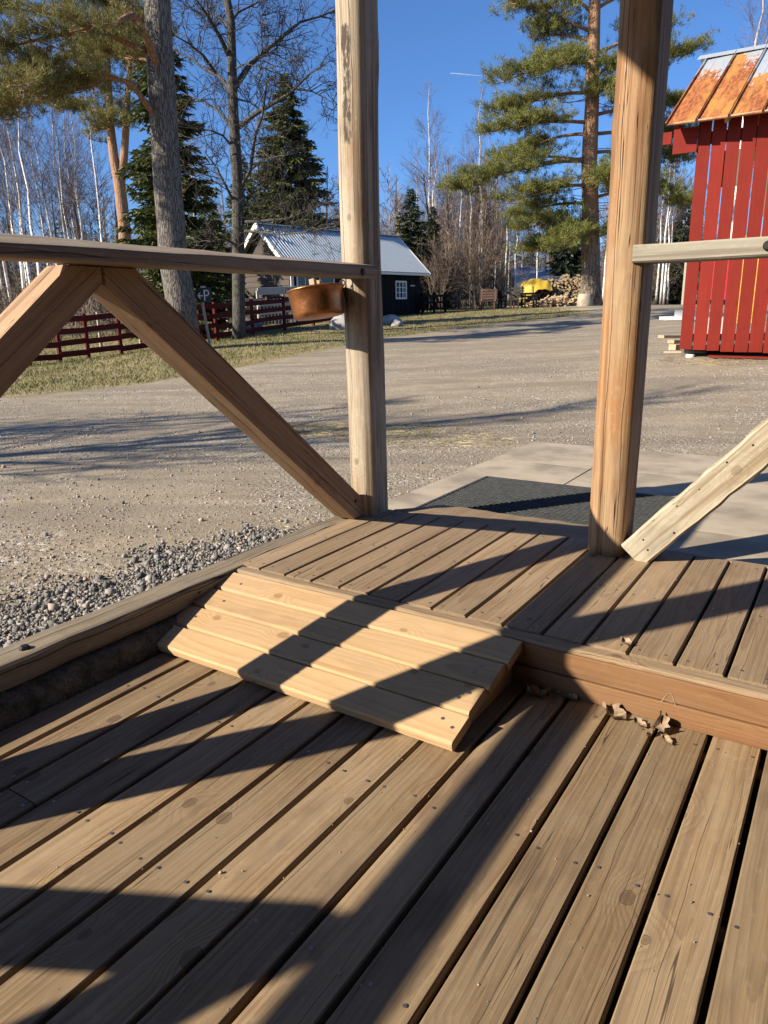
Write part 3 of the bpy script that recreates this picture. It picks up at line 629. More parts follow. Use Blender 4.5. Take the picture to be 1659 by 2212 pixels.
for x in (-.35, 4.0, 8.35):
    a = top0+sdn*.02-nrm*.0335; b = bot0-sdn*.035-nrm*.0335; m = MB(); vs = []
    for dx in (-.02, .02):
        X = x*U+dx
        vs += [(X, a.y, a.z), (X, b.y, b.z), (X, b.y, LZ+.003), (X, a.y, LZ+.003)]
    m.add([(v[1], v[0], v[2]) for v in vs], [(0, 1, 2, 3), (7, 6, 5, 4), (0, 4, 5, 1), (1, 5, 6, 2), (2, 6, 7, 3), (3, 7, 4, 0)])
    obj('stringer', m.mesh('stringer'), M['ramp'], rp, Matrix(((0, 1, 0, 0), (1, 0, 0, 0), (0, 0, 1, 0), (0, 0, 0, 1))))
beam('stringer', V3(-.98, -3.5, -1.0), V3(-.5, -3.5, -1.0), .05, .05, M['deck'], rp)

# ------------------------------------------------------------------ posts
def log_post(name, label, x, y, z0, z1, d, mat, seed, flat=.84):
    r = random.Random(seed); n = 28; k = 70; L = (z1-z0)*U; m = MB(); vs = []
    ph = [r.uniform(0, 6.28) for _ in range(8)]; bx = [(r.uniform(0, L), r.uniform(0, 6.28), r.uniform(.003, .008)) for _ in range(9)]
    for i in range(k+1):
        yy = L*i/k
        cx = .006*math.sin(yy*1.7+ph[0])+.003*math.sin(yy*5+ph[1]); cz = .005*math.sin(yy*1.9+ph[2])
        for j in range(n):
            t = 2*math.pi*j/n; rr_ = d/2*U*(1+.018*math.sin(3*t+ph[3]+yy*.4)+.012*math.sin(2*t+yy*2.1+ph[4])+.008*math.sin(5*t+ph[5]))
            for by, bt_, ba in bx:
                dt = math.atan2(math.sin(t-bt_), math.cos(t-bt_)); rr_ += ba*math.exp(-((yy-by)/.06)**2-(dt/.6)**2)
            X, Z = math.cos(t)*rr_, math.sin(t)*rr_
            Z = min(Z, d/2*U*flat+.002*math.sin(yy*3+ph[6])); X = min(max(X, -d/2*U*.97), d/2*U*.97)
            vs.append((X+cx, yy, Z+cz))
    m.add(vs, [(i*n+j, (i+1)*n+j, (i+1)*n+(j+1) % n, i*n+(j+1) % n) for i in range(k) for j in range(n)]+[tuple(range(n)), tuple(reversed(range(k*n, k*n+n)))])
    me = m.mesh('log', True)
    o = obj(name, me, mat, None, frame(V3(x, y, z0), V3(x, y, z1), (1, 0, 0)))
    return tag(o, label, 'post', 'porch roof posts')
PTOP = 24.4
log_post('wooden_post', 'bleached round log post at the left corner of the porch opening', -.78, 7.12, -.7, PTOP, 1.42, M['postL'], 3, .74)
log_post('wooden_post', 'orange brown log post at the right side of the porch opening', 8.64, 7.10, 0.0, PTOP, 1.52, M['postR'], 11, .60)
log_post('wooden_post', 'log post of the porch standing out of frame on the left', -.78, -13.9, -.7, PTOP, 1.45, M['postL'], 5)
log_post('wooden_post', 'log post of the porch standing out of frame on the right', 24.6, 7.10, 0.0, PTOP, 1.38, M['postR'], 9)
# ------------------------------------------------------------------ left railing
lr = thing('railing', 'side railing of grey plank on brown slanted braces left of the opening', 'railing', V3(-.3, -3, 0))
m = MB(); vs = []; nS = 40; Y0, Y1 = -33.0, 6.4; rnd_ = random.Random(31)
for i in range(nS+1):                       # a weathered plank whose top is planed down towards the porch
    y = Y0+(Y1-Y0)*i/nS; hf = .40-.011*max(0, min(16, 6.5-y)); e_ = rnd_.uniform(-.012, .012)
    for x, z in ((-.87, 8.62), (.26, 8.60), (.30, 8.64), (.30, 8.57+hf), (.26, 8.62+hf), (-.83, 9.17), (-.87, 9.13)): vs.append(((x+.28)*U, (y-Y0)*U, (z+e_-8.9)*U))
m.add(vs, [(i*7+j, (i+1)*7+j, (i+1)*7+(j+1) % 7, i*7+(j+1) % 7) for i in range(nS) for j in range(7)]+[tuple(range(7)), tuple(reversed(range(nS*7, nS*7+7)))])
obj('handrail', m.mesh('rail'), M['darkrail'], lr, Matrix.Translation(V3(-.28, Y0, 8.9)))
def disc(M_, r, h, n=12, mat='iron', name='bolt_head', parent=None):
    m = MB(); m.lathe([(0.0, h), (r*.7, h), (r, h*.4), (r, -h)], n, M_); return obj(name, m.mesh('bolt', False), M[mat], parent)
disc(Matrix.Translation(V3(.305, 5.5, 8.78)) @ Matrix.Rotation(R(90), 4, 'Y'), .015, .006, parent=lr)
BX = -1.05
def cut_brace(parent, poly, p0, p1, mat, x0=-1.5, x1=-.6, seed=0):
    """brace with mitred ends: outline in the railing plane (y, z), thickness along x, grain from p0 to p1"""
    F_ = frame(V3((x0+x1)/2, *p0), V3((x0+x1)/2, *p1), (1, 0, 0)); Fi = F_.inverted(); r = random.Random(seed); k = len(poly); c = .05
    cy, cz = sum(p[0] for p in poly)/k, sum(p[1] for p in poly)/k; rings = []
    for xx, ins in ((x0, c), (x0+c, 0), (x1-c, 0), (x1, c)):
        ring = []
        for y, z in poly:
            dy, dz = cy-y, cz-z; l = math.hypot(dy, dz); ring.append(Fi @ V3(xx, y+dy/l*ins, z+dz/l*ins))
        rings.append(ring)
    m = MB(); vs = sum(rings, []); fs = [(i*k+j, (i+1)*k+j, (i+1)*k+(j+1) % k, i*k+(j+1) % k) for i in range(3) for j in range(k)]+[tuple(range(k)), tuple(reversed(range(3*k, 4*k)))]
    m.add(vs, fs); return obj('brace', m.mesh('brace'), M[mat], parent, F_)
# right leg of the A frame: from the apex down to the left post
up1 = lambda y: 8.59-.84*(y+2.95); lo1 = lambda y: 8.21-.84*(y+3.88)
cut_brace(lr, [(-3.86, lo1(-3.86)), (-3.86, 8.61), (-2.97, 8.61), (6.5, up1(6.5)), (6.5, .03), (5.85, .03)], (-3.8, 8.2), (6.2, .0), 'brace', seed=1)
# left leg: down to the next post
up2 = lambda y: 8.72+.84*(y+4.58); lo2 = lambda y: 8.23+.84*(y+3.9)
cut_brace(lr, [(-3.88, 8.25), (-3.88, 8.61), (-4.71, 8.61), (-13.25, up2(-13.25)), (-13.25, lo2(-13.25))], (-4.1, 8.2), (-13.3, .9), 'brace', seed=2)
def brace(parent, y0, z0, y1, z1, mat, seed, x=BX, wd=.9, ht=.9):
    return beam('brace', V3(x, y0, z0), V3(x, y1, z1), wd*U, ht*U, M[mat], parent, up=(0, 0, 1), ch=.006, segs=8, wob=.0015, seed=seed)
brace(lr, -22.75, 8.45, -14.4, -1.0, 'brace', 43)
brace(lr, -22.3, 8.1, -31, -1.0, 'brace', 44)
disc(Matrix.Translation(V3(-.595, 5.95, .72)) @ Matrix.Rotation(R(90), 4, 'Y'), .009, .003, parent=lr)
# ------------------------------------------------------------------ right railing
rr0 = thing('railing', 'front railing of grey plank on a bleached slanted brace right of the opening', 'railing', V3(12, 6.9, 0))
beam('handrail', V3(8.86, 6.75, 8.87), V3(24.2, 6.75, 8.87), 1.0*U, .47*U, M['greywood'], rr0, ch=.006, segs=14, wob=.0016, seed=33)
beam('brace', V3(9.42, 6.85, .10), V3(16.75, 6.85, 8.5), .95*U, .95*U, M['palewood'], rr0, ch=.009, segs=30, wob=.003, seed=45)
beam('brace', V3(16.2, 6.87, 8.5), V3(24.0, 6.87, .3), .95*U, .82*U, M['palewood'], rr0, ch=.006, segs=8, wob=.002, seed=46)
bd = Vector((7.45, 0, 8.53)).normalized(); bu = Vector((-bd.z, 0, bd.x))
for s, v in ((.5, -.15), (.62, .16), (1.4, -.25), (2.0, .27), (2.75, .22), (3.75, .3), (4.5, .2), (5.3, .26)):
    c0 = V3(9.42, 6.375, .10)+bd*s*U*1.05+bu*v*U
    disc(Matrix.Translation(c0) @ Matrix.Rotation(R(90), 4, 'X'), .0042, .0015, 8, parent=rr0)
disc(Matrix.Translation(V3(12.2, 6.245, 8.87)) @ Matrix.Rotation(R(90), 4, 'X'), .016, .008, parent=rr0)
# ------------------------------------------------------------------ porch roof (above the picture; it shades the deck)
pr = thing('porch_roof', 'board roof over the porch above the picture', 'roof', V3(10, -18, 25))
for x0, z0, x1, z1 in ((-4, 25.7, 14, 30), (32, 25.7, 14, 30)):
    m = MB(); a = V3(x0, -46, z0); b = V3(x0, 9.6, z0); c = V3(x1, 9.6, z1); d = V3(x1, -46, z1); t = Vector((0, 0, .05))
    m.add([a, b, c, d, a+t, b+t, c+t, d+t], [(0, 1, 2, 3), (7, 6, 5, 4), (0, 4, 5, 1), (1, 5, 6, 2), (2, 6, 7, 3), (3, 7, 4, 0)])
    obj('roof_slope', m.mesh('slope'), M['barnwood'], pr)
for x in (-.78, 24.6): beam('plate', V3(x, -45, 25.0), V3(x, 9.2, 25.0), .15, .15, M['brace'], pr)
beam('plate', V3(-2, 7.1, 25.0), V3(26, 7.1, 25.0), .14, .14, M['brace'], pr)
# unseen wall added behind the camera: blocks sky fill, pale boards bounce light
fw = thing('added_rear_wall', 'pale boarded wall added behind the camera to block sky light and bounce fill', 'wall', V3(23, -27, -1))
for k in range(34): beam('wall_board', V3(6.5+k, -27, -2.2), V3(6.5+k, -27, 26.5), U-.004, .03, M['whitewash'], fw, up=(0, 1, 0))
wg = thing('added_side_wall', 'dark boarded wall added out of frame on the right to block sky light', 'wall', V3(27, -9, -1))  # second unseen wall, added to keep sky light off the porch shadows
for k in range(37): beam('wall_board', V3(27, -27+k, -2.2), V3(27, -27+k, 26.5), U-.004, .03, M['barnwood'], wg, up=(1, 0, 0))
# grit, bark crumbs and small stones trodden onto the decks
gp = []
for k in range(420):
    x_ = random.uniform(0, 14); low_ = random.random() < .65; y_ = random.uniform(-13, -.6) if low_ else random.uniform(.1, 7.6)
    if low_ and x_ < 8.8 and y_ > -4.1: continue
    gp.append((x_*U, y_*U, (LZ if low_ else 0)+.002))
gp = np.array(gp); o = scatter_stones('grit', gp, rng.lognormal(math.log(.0014), .45, len(gp)).clip(.0007, .006), octa(), rng.beta(3, 1.2, len(gp)))
tag(o, 'grit and small stones trodden onto the deck boards', 'grit', kind='stuff')
# ------------------------------------------------------------------ mat
mt = thing('door_mat', 'black rubber mat with an open grid lying on the concrete', 'mat', V3(4, 13, -.75))
m = MB(); x0, x1, y0, y1 = -.45*U, 8.75*U, 9.9*U, 17.12*U; zt = ST+.0025
m.box((x0, y0, zt), (x1, y1, zt+.003)); n = 42
for i in range(n+1):
    x = x0+(x1-x0)*i/n; m.box((x-.003, y0, zt+.0028), (x+.003, y1, zt+.0125))
for i in range(35):
    y = y0+(y1-y0)*i/34; m.box((x0, y-.0035, zt+.0028), (x1, y+.0035, zt+.0155+.0004*math.sin(i*3)))
for lo_, hi_ in (((x0-.012, y0-.012, zt), (x0+.006, y1+.012, zt+.017)), ((x1-.006, y0-.012, zt), (x1+.012, y1+.012, zt+.017)), ((x0, y0-.012, zt), (x1, y0+.006, zt+.0168)), ((x0, y1-.006, zt), (x1, y1+.012, zt+.0168))): m.box(lo_, hi_)
obj('mat_grid', m.mesh('mat'), M['rubber'], mt)
# ------------------------------------------------------------------ dead leaves
def leaf(label, x, y, z, size, rot, curl, seed, shape=0):
    r = random.Random(seed); n = 9; m = MB(); vs = []; size *= .82
    for i in range(n+1):
        t = i/n; wd = size*(.34 if shape == 0 else .22)*(math.sin(math.pi*t**.8)+.03)*(1+.35*math.sin(t*19+seed))
        for j in range(-2, 3):
            s = j/2; vs.append((s*wd*(1-.12*curl*abs(s)), (t-.5)*size, curl*size*(.16*abs(s)**1.5*(1+.6*math.sin(t*7+seed+s))+.35*(t-.4)**2)+r.uniform(-.035, .05)*size))
    zm = min(v[2] for v in vs); vs = [(a, b, c-zm) for a, b, c in vs]
    fs = [(i*5+j, i*5+j+1, (i+1)*5+j+1, (i+1)*5+j) for i in range(n) for j in range(4)]; m.add(vs, fs); k = len(m.v)
    m.add([(a, b, c+.0012) for a, b, c in vs], [tuple(reversed(f)) for f in fs])
    o = obj('dead_leaf', m.mesh('leaf', True), M['leaf'], None, Matrix.Translation((x*U, y*U, z*U+.002)) @ Matrix.Rotation(rot, 4, 'Z'))
    tag(o, label, 'leaf', 'dead leaves in the corner under the step')
leaf('long brown dead leaf half in shadow at the foot of the step', 11.0, -.78, -1.168, .095, R(70), 1.2, 3)
leaf('small pale torn leaf between the other leaves under the step', 11.55, -.85, -1.168, .065, R(60), .8, 9, 1)
leaf('largest upright curled dead leaf against the step', 12.02, -.82, -1.168, .075, R(20), 1.9, 15)
leaf('narrow pale leaf lying nearest the camera under the step', 12.18, -1.2, -1.168, .055, R(50), .7, 22, 1)
leaf('dark folded leaf beside the curled leaf under the step', 11.86, -1.13, -1.168, .05, R(-20), 1.6, 28, 1)
leaf('dark leaf in the shaded corner beside the ramp', 9.3, -.85, -1.168, .085, R(120), 1.4, 33)
leaf('thin dark leaf in the shaded corner between ramp and step', 9.9, -.62, -1.168, .07, R(95), 1.0, 37, 1)
leaf('dry curled leaf lying on the raised deck near its edge', 10.85, .42, .01, .05, R(60), 1.2, 41)
# ------------------------------------------------------------------ copper pot
pc = V3(-1.66, 5.6, 7.36); tl = Matrix.Translation(pc) @ Matrix.Rotation(R(-5), 4, RH) @ Matrix.Rotation(R(-7), 4, FH)
pt = thing('copper_pot', 'dented copper pot hanging beside the left post under the rail', 'pot', M=tl)
m = MB(); m.lathe([(0, 0), (.106, .001), (.113, .006), (.116, .02), (.12, .06), (.1245, .112), (.128, .118), (.1285, .124), (.125, .127), (.121, .122), (.118, .11), (.112, .012), (0, .008)], 48)
obj('pot_body', m.mesh('pot', True), M['copper'], pt, tl)
rim = MB(); rim.tube([(.1275*math.cos(t*math.pi/16), .1275*math.sin(t*math.pi/16), .122) for t in range(33)], .0045, 8, False); obj('rim', rim.mesh('rim', True), M['copper'], pt, tl)
for s in (-1, 1):
    m = MB(); m.tube([tl.inverted().to_3x3() @ RH*0 + Vector((s*.125*RH.x, s*.125*RH.y, .118)) + Vector((s*RH.x*a, s*RH.y*a, b)) for a, b in ((0, 0), (.012, .012), (.006, .026), (-.008, .024), (-.014, .008))], .003, 6)
    obj('ear', m.mesh('ear', True), M['iron'], pt, tl)
m = MB(); m.tube([Vector((.122*RH.x, .122*RH.y, .125)), Vector((.132*RH.x, .132*RH.y, .05)), Vector((.134*RH.x, .134*RH.y, .1)), Vector((.15*RH.x, .15*RH.y, .18))], .003, 6); obj('bail_handle', m.mesh('bail', True), M['iron'], pt, tl)
for i, (a, b, hh) in enumerate(((-.03, .02, .15), (.015, -.03, .147))):
    p0 = tl @ Vector((a, b, .02)); w_ = beam('kindling', p0, p0+Vector((.02*(1-2*i), 0, hh-.005)), .03, .02, M['plank'], None, up=(0, 1, 0), ch=.002)
    tag(w_, ('stub of pale wood in the copper pot, nearer the left rim', 'stub of pale wood in the copper pot, nearer the post')[i], 'wood', 'kindling in the pot')
# ------------------------------------------------------------------ tree builders
def ribbons(A, B, wa, wb):                  # thin flat twigs from A to B, facing every way
    d = B-A; n = len(A); r = rng.normal(size=(n, 3)); s = np.cross(d, r); s /= np.linalg.norm(s, axis=1)[:, None]+1e-9
    a0, a1, b0, b1 = A-s*wa[:, None], A+s*wa[:, None], B-s*wb[:, None], B+s*wb[:, None]
    return np.concatenate([np.stack([a0, a1, b1], 1), np.stack([a0, b1, b0], 1)])
def unit(v): return v/(np.linalg.norm(v, axis=-1, keepdims=True)+1e-9)
def spruce_tris(H, Rad, seed, low=.04, dens=1.0, wid=1.0):
    g = np.random.default_rng(seed); A = []; B = []; Wd = []
    nl = int(H*7.0*dens)
    for i in range(nl):
        f = low+(1-low)*(i/nl)**1.0; z = f*H; l0 = Rad*(1-f)**.8*(.55+.45*min(1, f*6))
        for _ in range(g.integers(4, 7)):
            a = g.uniform(0, 2*math.pi); l = max(.12, l0*g.uniform(.6, 1.1)); dr = g.uniform(.18, .5)*(1.15-f)
            o = np.array([math.cos(a), math.sin(a), 0]); up = np.array([0, 0, 1.0]); sd_ = np.array([-o[1], o[0], 0])
            ns = int((10+26*l)*dens); t = g.uniform(.08, 1, ns)**.75
            base = o*(t*l)[:, None]+up*(z-dr*l*(t*1.5-t*t*.85)+g.normal(0, .03, ns))[:, None]
            sgn = g.choice([-1, 1], ns); ln = g.uniform(.12, .3, ns)*(1.1-.5*t)*(.6+.5*min(1.2, l))*wid
            dv = unit(o*g.uniform(.35, .9, ns)[:, None]+sd_*(sgn*g.uniform(.3, .9, ns))[:, None]+up*g.uniform(-.75, .15, ns)[:, None])
            A.append(base); B.append(base+dv*ln[:, None]); Wd.append(ln*g.uniform(.11, .2, ns))
    A = np.concatenate(A); B = np.concatenate(B); Wd = np.concatenate(Wd)
    return ribbons(A, B, Wd, Wd*.35)
def tree_obj(name, label, cat, Mx, trunk_me, tm, crown_me, cm, group=None, extra=()):
    t = thing(name, label, cat, group=group, M=Mx)
    obj('trunk', trunk_me, tm, t, Mx); obj('crown', crown_me, cm, t, Mx)
    for nm, me_, mt_ in extra: obj(nm, me_, mt_, t, Mx)
    return t
def spruce(label, base, H, Rad, seed, mat='spruce', low=.04, dens=1.0, wid=1.0):
    m = MB(); m.tube([(0, 0, -.2), (0, 0, H*.5), (0, 0, H*.98)], [H*.016, H*.01, .01], 7)
    return tree_obj('spruce_tree', label, 'tree', Matrix.Translation(base), m.mesh('trunk', True), M['darkbark'], soup('crown', spruce_tris(H, Rad, seed, low, dens, wid)), M[mat])
def tufts(C_, D_, n, ln, wd, spread=.9):    # needle tufts: n needles at each place C_ pointing about D_
    k = len(C_); C2 = np.repeat(C_, n, 0); D2 = np.repeat(D_, n, 0)
    d = unit(D2+rng.normal(0, spread, (k*n, 3))); st = C2+rng.normal(0, ln*.25, (k*n, 3)); L = ln*rng.uniform(.6, 1.25, k*n)
    s = unit(np.cross(d, rng.normal(size=(k*n, 3))))*wd
    return np.stack([st-s, st+s, st+d*L[:, None]], 1)
def poly_at(pts, t):
    seg = [(Vector(b)-Vector(a)).length for a, b in zip(pts, pts[1:])]; T = sum(seg); s = t*T
    for (a, b), l in zip(zip(pts, pts[1:]), seg):
        if s <= l: return Vector(a).lerp(Vector(b), s/max(l, 1e-6)), (Vector(b)-Vector(a)).normalized()
        s -= l
    return Vector(pts[-1]), (Vector(pts[-1])-Vector(pts[-2])).normalized()
def pine(label, base, trunk, tr, limbs, tuft, mats, sub=(.9, 9, 7), extra_stems=(), flat=.45):
    """limbs: (points, radius, where foliage starts, density); tuft: (needles, length, width); all in world space"""
    t = thing('pine_tree', label, 'tree', base); B = Vector(base)
    m = MB(); m.tube([p-B for p in trunk], tr, 14)
    for pts, rad in extra_stems: m.tube([Vector(p)-B for p in pts], rad, 10)
    obj('trunk', m.mesh('trunk', True), M[mats[0]], t, Matrix.Translation(B))
    lm = MB(); Cc = []; Dd = []
    for pts, r0, f0, dn in limbs:
        pts = [Vector(p) for p in pts]; k = len(pts)
        lm.tube([p-B for p in pts], [max(.006, r0*(1-.85*i/(k-1))) for i in range(k)], 7)
        Lt = sum((b-a).length for a, b in zip(pts, pts[1:]))
        for _ in range(int(sub[1]*Lt*dn*(1-f0))):
            s = random.uniform(f0, 1.0); p, d = poly_at(pts, s)
            sdv = Vector((random.gauss(0, 1), random.gauss(0, 1), random.gauss(.25, .35))).normalized()
            dv = (d*.5+sdv).normalized(); dv.z *= flat; ln = sub[0]*random.uniform(.4, 1.15)*(1.1-.35*s)
            e = p+dv*ln+Vector((0, 0, .12*ln)); mid_ = p.lerp(e, .55)+Vector((0, 0, -.05*ln))
            lm.tube([p-B, mid_-B, e-B], [.016, .010, .004], 4, False)
            for q_ in range(sub[2]):
                tt = random.uniform(.35, 1.05); c = p.lerp(e, tt)+Vector((random.gauss(0, .14), random.gauss(0, .14), random.gauss(.02, .07)))*sub[0]
                Cc.append(c-B); Dd.append((dv*.6+Vector((0, 0, .75))))
    obj('limbs', lm.mesh('limbs', True), M[mats[1]], t, Matrix.Translation(B))
    Cc = np.array([tuple(c) for c in Cc]); Dd = np.array([tuple(d) for d in Dd])
    obj('crown', soup('needles', tufts(Cc, Dd, *tuft)), M[mats[2]], t, Matrix.Translation(B))
    return t
def grow(m, A, p, d, ln, r, lvl, g, tw, bend=.22, up=.1, kids=(3, 5), ang=.75, shrink=.62):
    """recursive bare branch; thick ones become tubes in m, fine ones ribbons in A"""
    k = 4; pts = [p]; q = p; dd = d
    for i in range(k):
        dd = (dd+Vector((g.gauss(0, bend), g.gauss(0, bend), g.gauss(up*.6, bend)))).normalized(); q = q+dd*(ln/k); pts.append(q)
    if r > .012: m.tube(pts, [r*(1-.55*i/k) for i in range(k+1)], 5 if r > .03 else 4, False)
    else:
        for a, b in zip(pts, pts[1:]): A.append((tuple(a), tuple(b), r, r*.75))
    if lvl <= 0:
        for _ in range(tw):
            s, d0 = poly_at(pts, g.uniform(.25, 1)); e = s+(d0+Vector((g.gauss(0, .7), g.gauss(0, .7), g.gauss(.15, .6)))).normalized()*ln*g.uniform(.25, .6); A.append((tuple(s), tuple(e), r*.5, r*.25))
        return
    for _ in range(g.randint(*kids)):
        s, d0 = poly_at(pts, g.uniform(.3, 1.0))
        nd = (d0+Vector((g.gauss(0, ang), g.gauss(0, ang), g.gauss(up, ang)))).normalized()
        grow(m, A, s, nd, ln*shrink*g.uniform(.7, 1.2), r*.55, lvl-1, g, tw, bend, up, kids, ang, shrink)
def rib_mesh(A): 
    a = np.array([x[0] for x in A]); b = np.array([x[1] for x in A]); return ribbons(a, b, np.array([x[2] for x in A]), np.array([x[3] for x in A]))
def jit(pts, s): return [p+Vector((random.gauss(0, s), random.gauss(0, s), random.gauss(0, s*.5))) for p in pts]

# ------------------------------------------------------------------ the big pine on the left
D0 = 17.0
base = on_ground(P(392, 690, D0), -.1)
tp = [base, P(389, 640, D0), P(374, 560, D0), P(369, 480, D0), P(362, 400, D0), P(356, 300, D0), P(350, 200, D0), P(344, 100, D0), P(340, 0, D0), P(336, -150, D0), P(332, -330, D0), P(330, -470, D0)]
tr = [.40, .335, .315, .305, .30, .295, .285, .275, .265, .23, .16, .07]
def L_(pts, r, f0, dn, dd=0.0, D=None):
    k = len(pts); return ([P(x, y, (D or D0)+dd*i/(k-1)) for i, (x, y) in enumerate(pts)], r, f0, dn)
limbs = [L_([(352, 178), (335, 130), (318, 85), (300, 50), (286, 34), (268, 40), (250, 52), (200, 62), (130, 75), (40, 95), (-60, 110)], .10, .42, 1.15, -2.5),
         L_([(352, 268), (318, 228), (285, 182), (240, 165), (170, 170), (90, 185), (0, 215), (-90, 240)], .075, .30, 1.0, -2.0),
         L_([(345, 120), (270, 92), (180, 45), (80, 25), (-60, 10)], .07, .2, 1.25, -1.2),
         L_([(343, 60), (260, 10), (150, -45), (0, -90)], .07, .2, 1.2, .5), L_([(344, 90), (300, 60), (240, 10), (180, -30)], .05, .25, 1.2, 1.5),
         L_([(240, 165), (190, 188), (120, 205), (40, 228), (-60, 240)], .045, .1, 1.25, -2.4), L_([(346, 140), (310, 128), (270, 125), (215, 110)], .04, .3, 1.2, 2.0),
         L_([(170, 170), (120, 145), (70, 150), (10, 190)], .03, .2, 1.0, -3), L_([(338, -100), (420, -150), (520, -190)], .07, .25, 1, 0), L_([(334, -200), (250, -260), (120, -300)], .07, .2, 1, 0),
         L_([(334, -250), (420, -320), (500, -340)], .06, .2, 1, 1), L_([(332, -330), (300, -420), (250, -470)], .06, .2, 1, 0), L_([(334, -180), (340, -240), (360, -300)], .06, .2, 1.2, -3), L_([(336, -120), (330, -190), (300, -230)], .06, .2, 1.2, 3.5),
         L_([(380, 238), (396, 228), (415, 213)], .02, 1, 0), L_([(376, 430), (398, 415), (420, 385), (455, 360)], .022, 1, 0), L_([(378, 330), (400, 322), (432, 330)], .02, 1, 0)]
pine('tall thick grey barked pine with a bent orange limb, left of the bare tree', base, tp, tr, limbs, (24, .12, .0052, .8), ('pinebark', 'limb', 'needle'), (.95, 13, 11))

# ------------------------------------------------------------------ pine beside the firewood
D0 = 36.0
base = on_ground(P(1275, 657, D0), -.1)
tp = [base, P(1276, 610, D0), P(1276, 520, D0), P(1275, 430, D0), P(1273, 350, D0), P(1276, 280, D0), P(1279, 220, D0), P(1281, 120, D0), P(1285, 0, D0), P(1287, -120, D0), P(1288, -230, D0), P(1288, -300, D0)]
tr = [.62, .46, .42, .38, .36, .34, .31, .29, .25, .18, .12, .05]
def S_(att, end, r=.09, f0=.3, dn=1.0, dd=0.0, sag=10):
    (x0, y0), (x1, y1) = att, end; k = 5
    return L_([(x0+(x1-x0)*i/k+random.gauss(0, 2), y0+(y1-y0)*(i/k)**1.2-sag*math.sin(math.pi*i/k)) for i in range(k+1)], r, f0, dn, dd)
limbs = [S_((1281, 70), (1100, 5)), S_((1281, 90), (1145, 80), dd=1), S_((1280, 130), (1078, 180), dd=-1, dn=1.15), S_((1280, 140), (1190, 150), dd=-2.5, f0=.4), S_((1279, 175), (1340, 135), dd=-2), S_((1278, 200), (1072, 250), dd=1.5, dn=1.2),
         S_((1278, 215), (1330, 190), dd=-3), S_((1276, 265), (1068, 285), dd=-1, dn=1.1), S_((1276, 290), (1120, 330), dd=2, f0=.45), S_((1273, 345), (992, 408), .13, .38, 1.3, -1.5, 12), S_((1273, 350), (1085, 345), dd=2.0, f0=.5), S_((1274, 400), (1095, 440), dd=-2.2, f0=.35),
         S_((1275, 440), (1110, 470), dd=1.5, f0=.4), S_((1275, 480), (1120, 500), dd=-1.5), S_((1275, 520), (1140, 545), dd=.5, dn=1.2), S_((1275, 500), (1200, 535), dd=-3, f0=.3), S_((1275, 530), (1330, 500), dd=-1), S_((1274, 405), (1325, 385), dd=-3, f0=.3), S_((1274, 430), (1400, 420)), S_((1276, 330), (1470, 350), dn=1.1),
         S_((1277, 250), (1490, 225), dn=1.2), S_((1276, 290), (1500, 300), dn=1.1, dd=1), S_((1278, 190), (1480, 110)), S_((1275, 380), (1480, 440), dn=1.2, dd=-1), S_((1280, 120), (1440, 60)), S_((1283, 30), (1180, -40)), S_((1284, 20), (1400, -30)), S_((1285, -20), (1130, -80)), S_((1286, -60), (1420, -120)),
         S_((1287, -120), (1180, -190)), S_((1287, -150), (1390, -220)), S_((1288, -200), (1330, -290)), S_((1288, -210), (1240, -290))]
for i in range(26):
    y = random.uniform(120, 560); s = random.choice([-1, 1]); limbs.append(L_([(1276, y), (1276+s*random.uniform(30, 70), y+random.uniform(-25, 15)), (1276+s*random.uniform(70, 130), y+random.uniform(-40, 25))], .022, 1, 0, random.uniform(-2, 2)))
pine('broad orange stemmed pine standing beside the firewood heap', base, tp, tr, limbs, (17, .20, .0105, .8), ('pinebark_far', 'pinebark_far', 'needle_far'), (1.45, 13, 14), flat=.55)

# ------------------------------------------------------------------ forked pine behind the left spruce
D0 = 33.0
base = on_ground(P(276, 700, D0), -.1)
limbs = [S_((236, 250), (140, 235), .06, .15, 1.3, 1), S_((234, 200), (150, 180), .06, .2, 1.2, -1), S_((233, 170), (190, 130), .06, .2, 1.2), S_((275, 200), (330, 190), .06, .2, 1.3), S_((277, 170), (320, 120), .06, .2, 1.2, -1), S_((236, 280), (190, 300), .05, .2, 1.2),
         S_((280, 150), (240, 90), .06, .2, 1.1, 2), S_((232, 140), (160, 80), .06, .2, 1.2, 1), S_((283, 110), (350, 70), .06, .2, 1.1), S_((239, 260), (262, 275), .05, .2, 1.2, -1), S_((272, 260), (300, 240), .04, .2, 1.1), S_((284, 90), (300, 20), .06, .2, 1), S_((231, 110), (200, 40), .06, .2, 1)]
pine('forked orange pine with two stems between the birches and the left spruce', base, [base, P(274, 600, D0), P(268, 480, D0), P(258, 395, D0), P(246, 340, D0), P(238, 270, D0), P(234, 190, D0), P(231, 100, D0), P(230, 40, D0)], [.3, .27, .25, .24, .19, .17, .15, .1, .04],
     limbs, (16, .19, .011, .8), ('pinebark_far', 'pinebark_far', 'needle'), (1.2, 10, 14), [([P(260, 410, D0), P(268, 340, D0), P(272, 280, D0), P(276, 200, D0), P(284, 100, D0), P(290, 20, D0)], [.18, .17, .15, .12, .08, .03])], flat=.4)

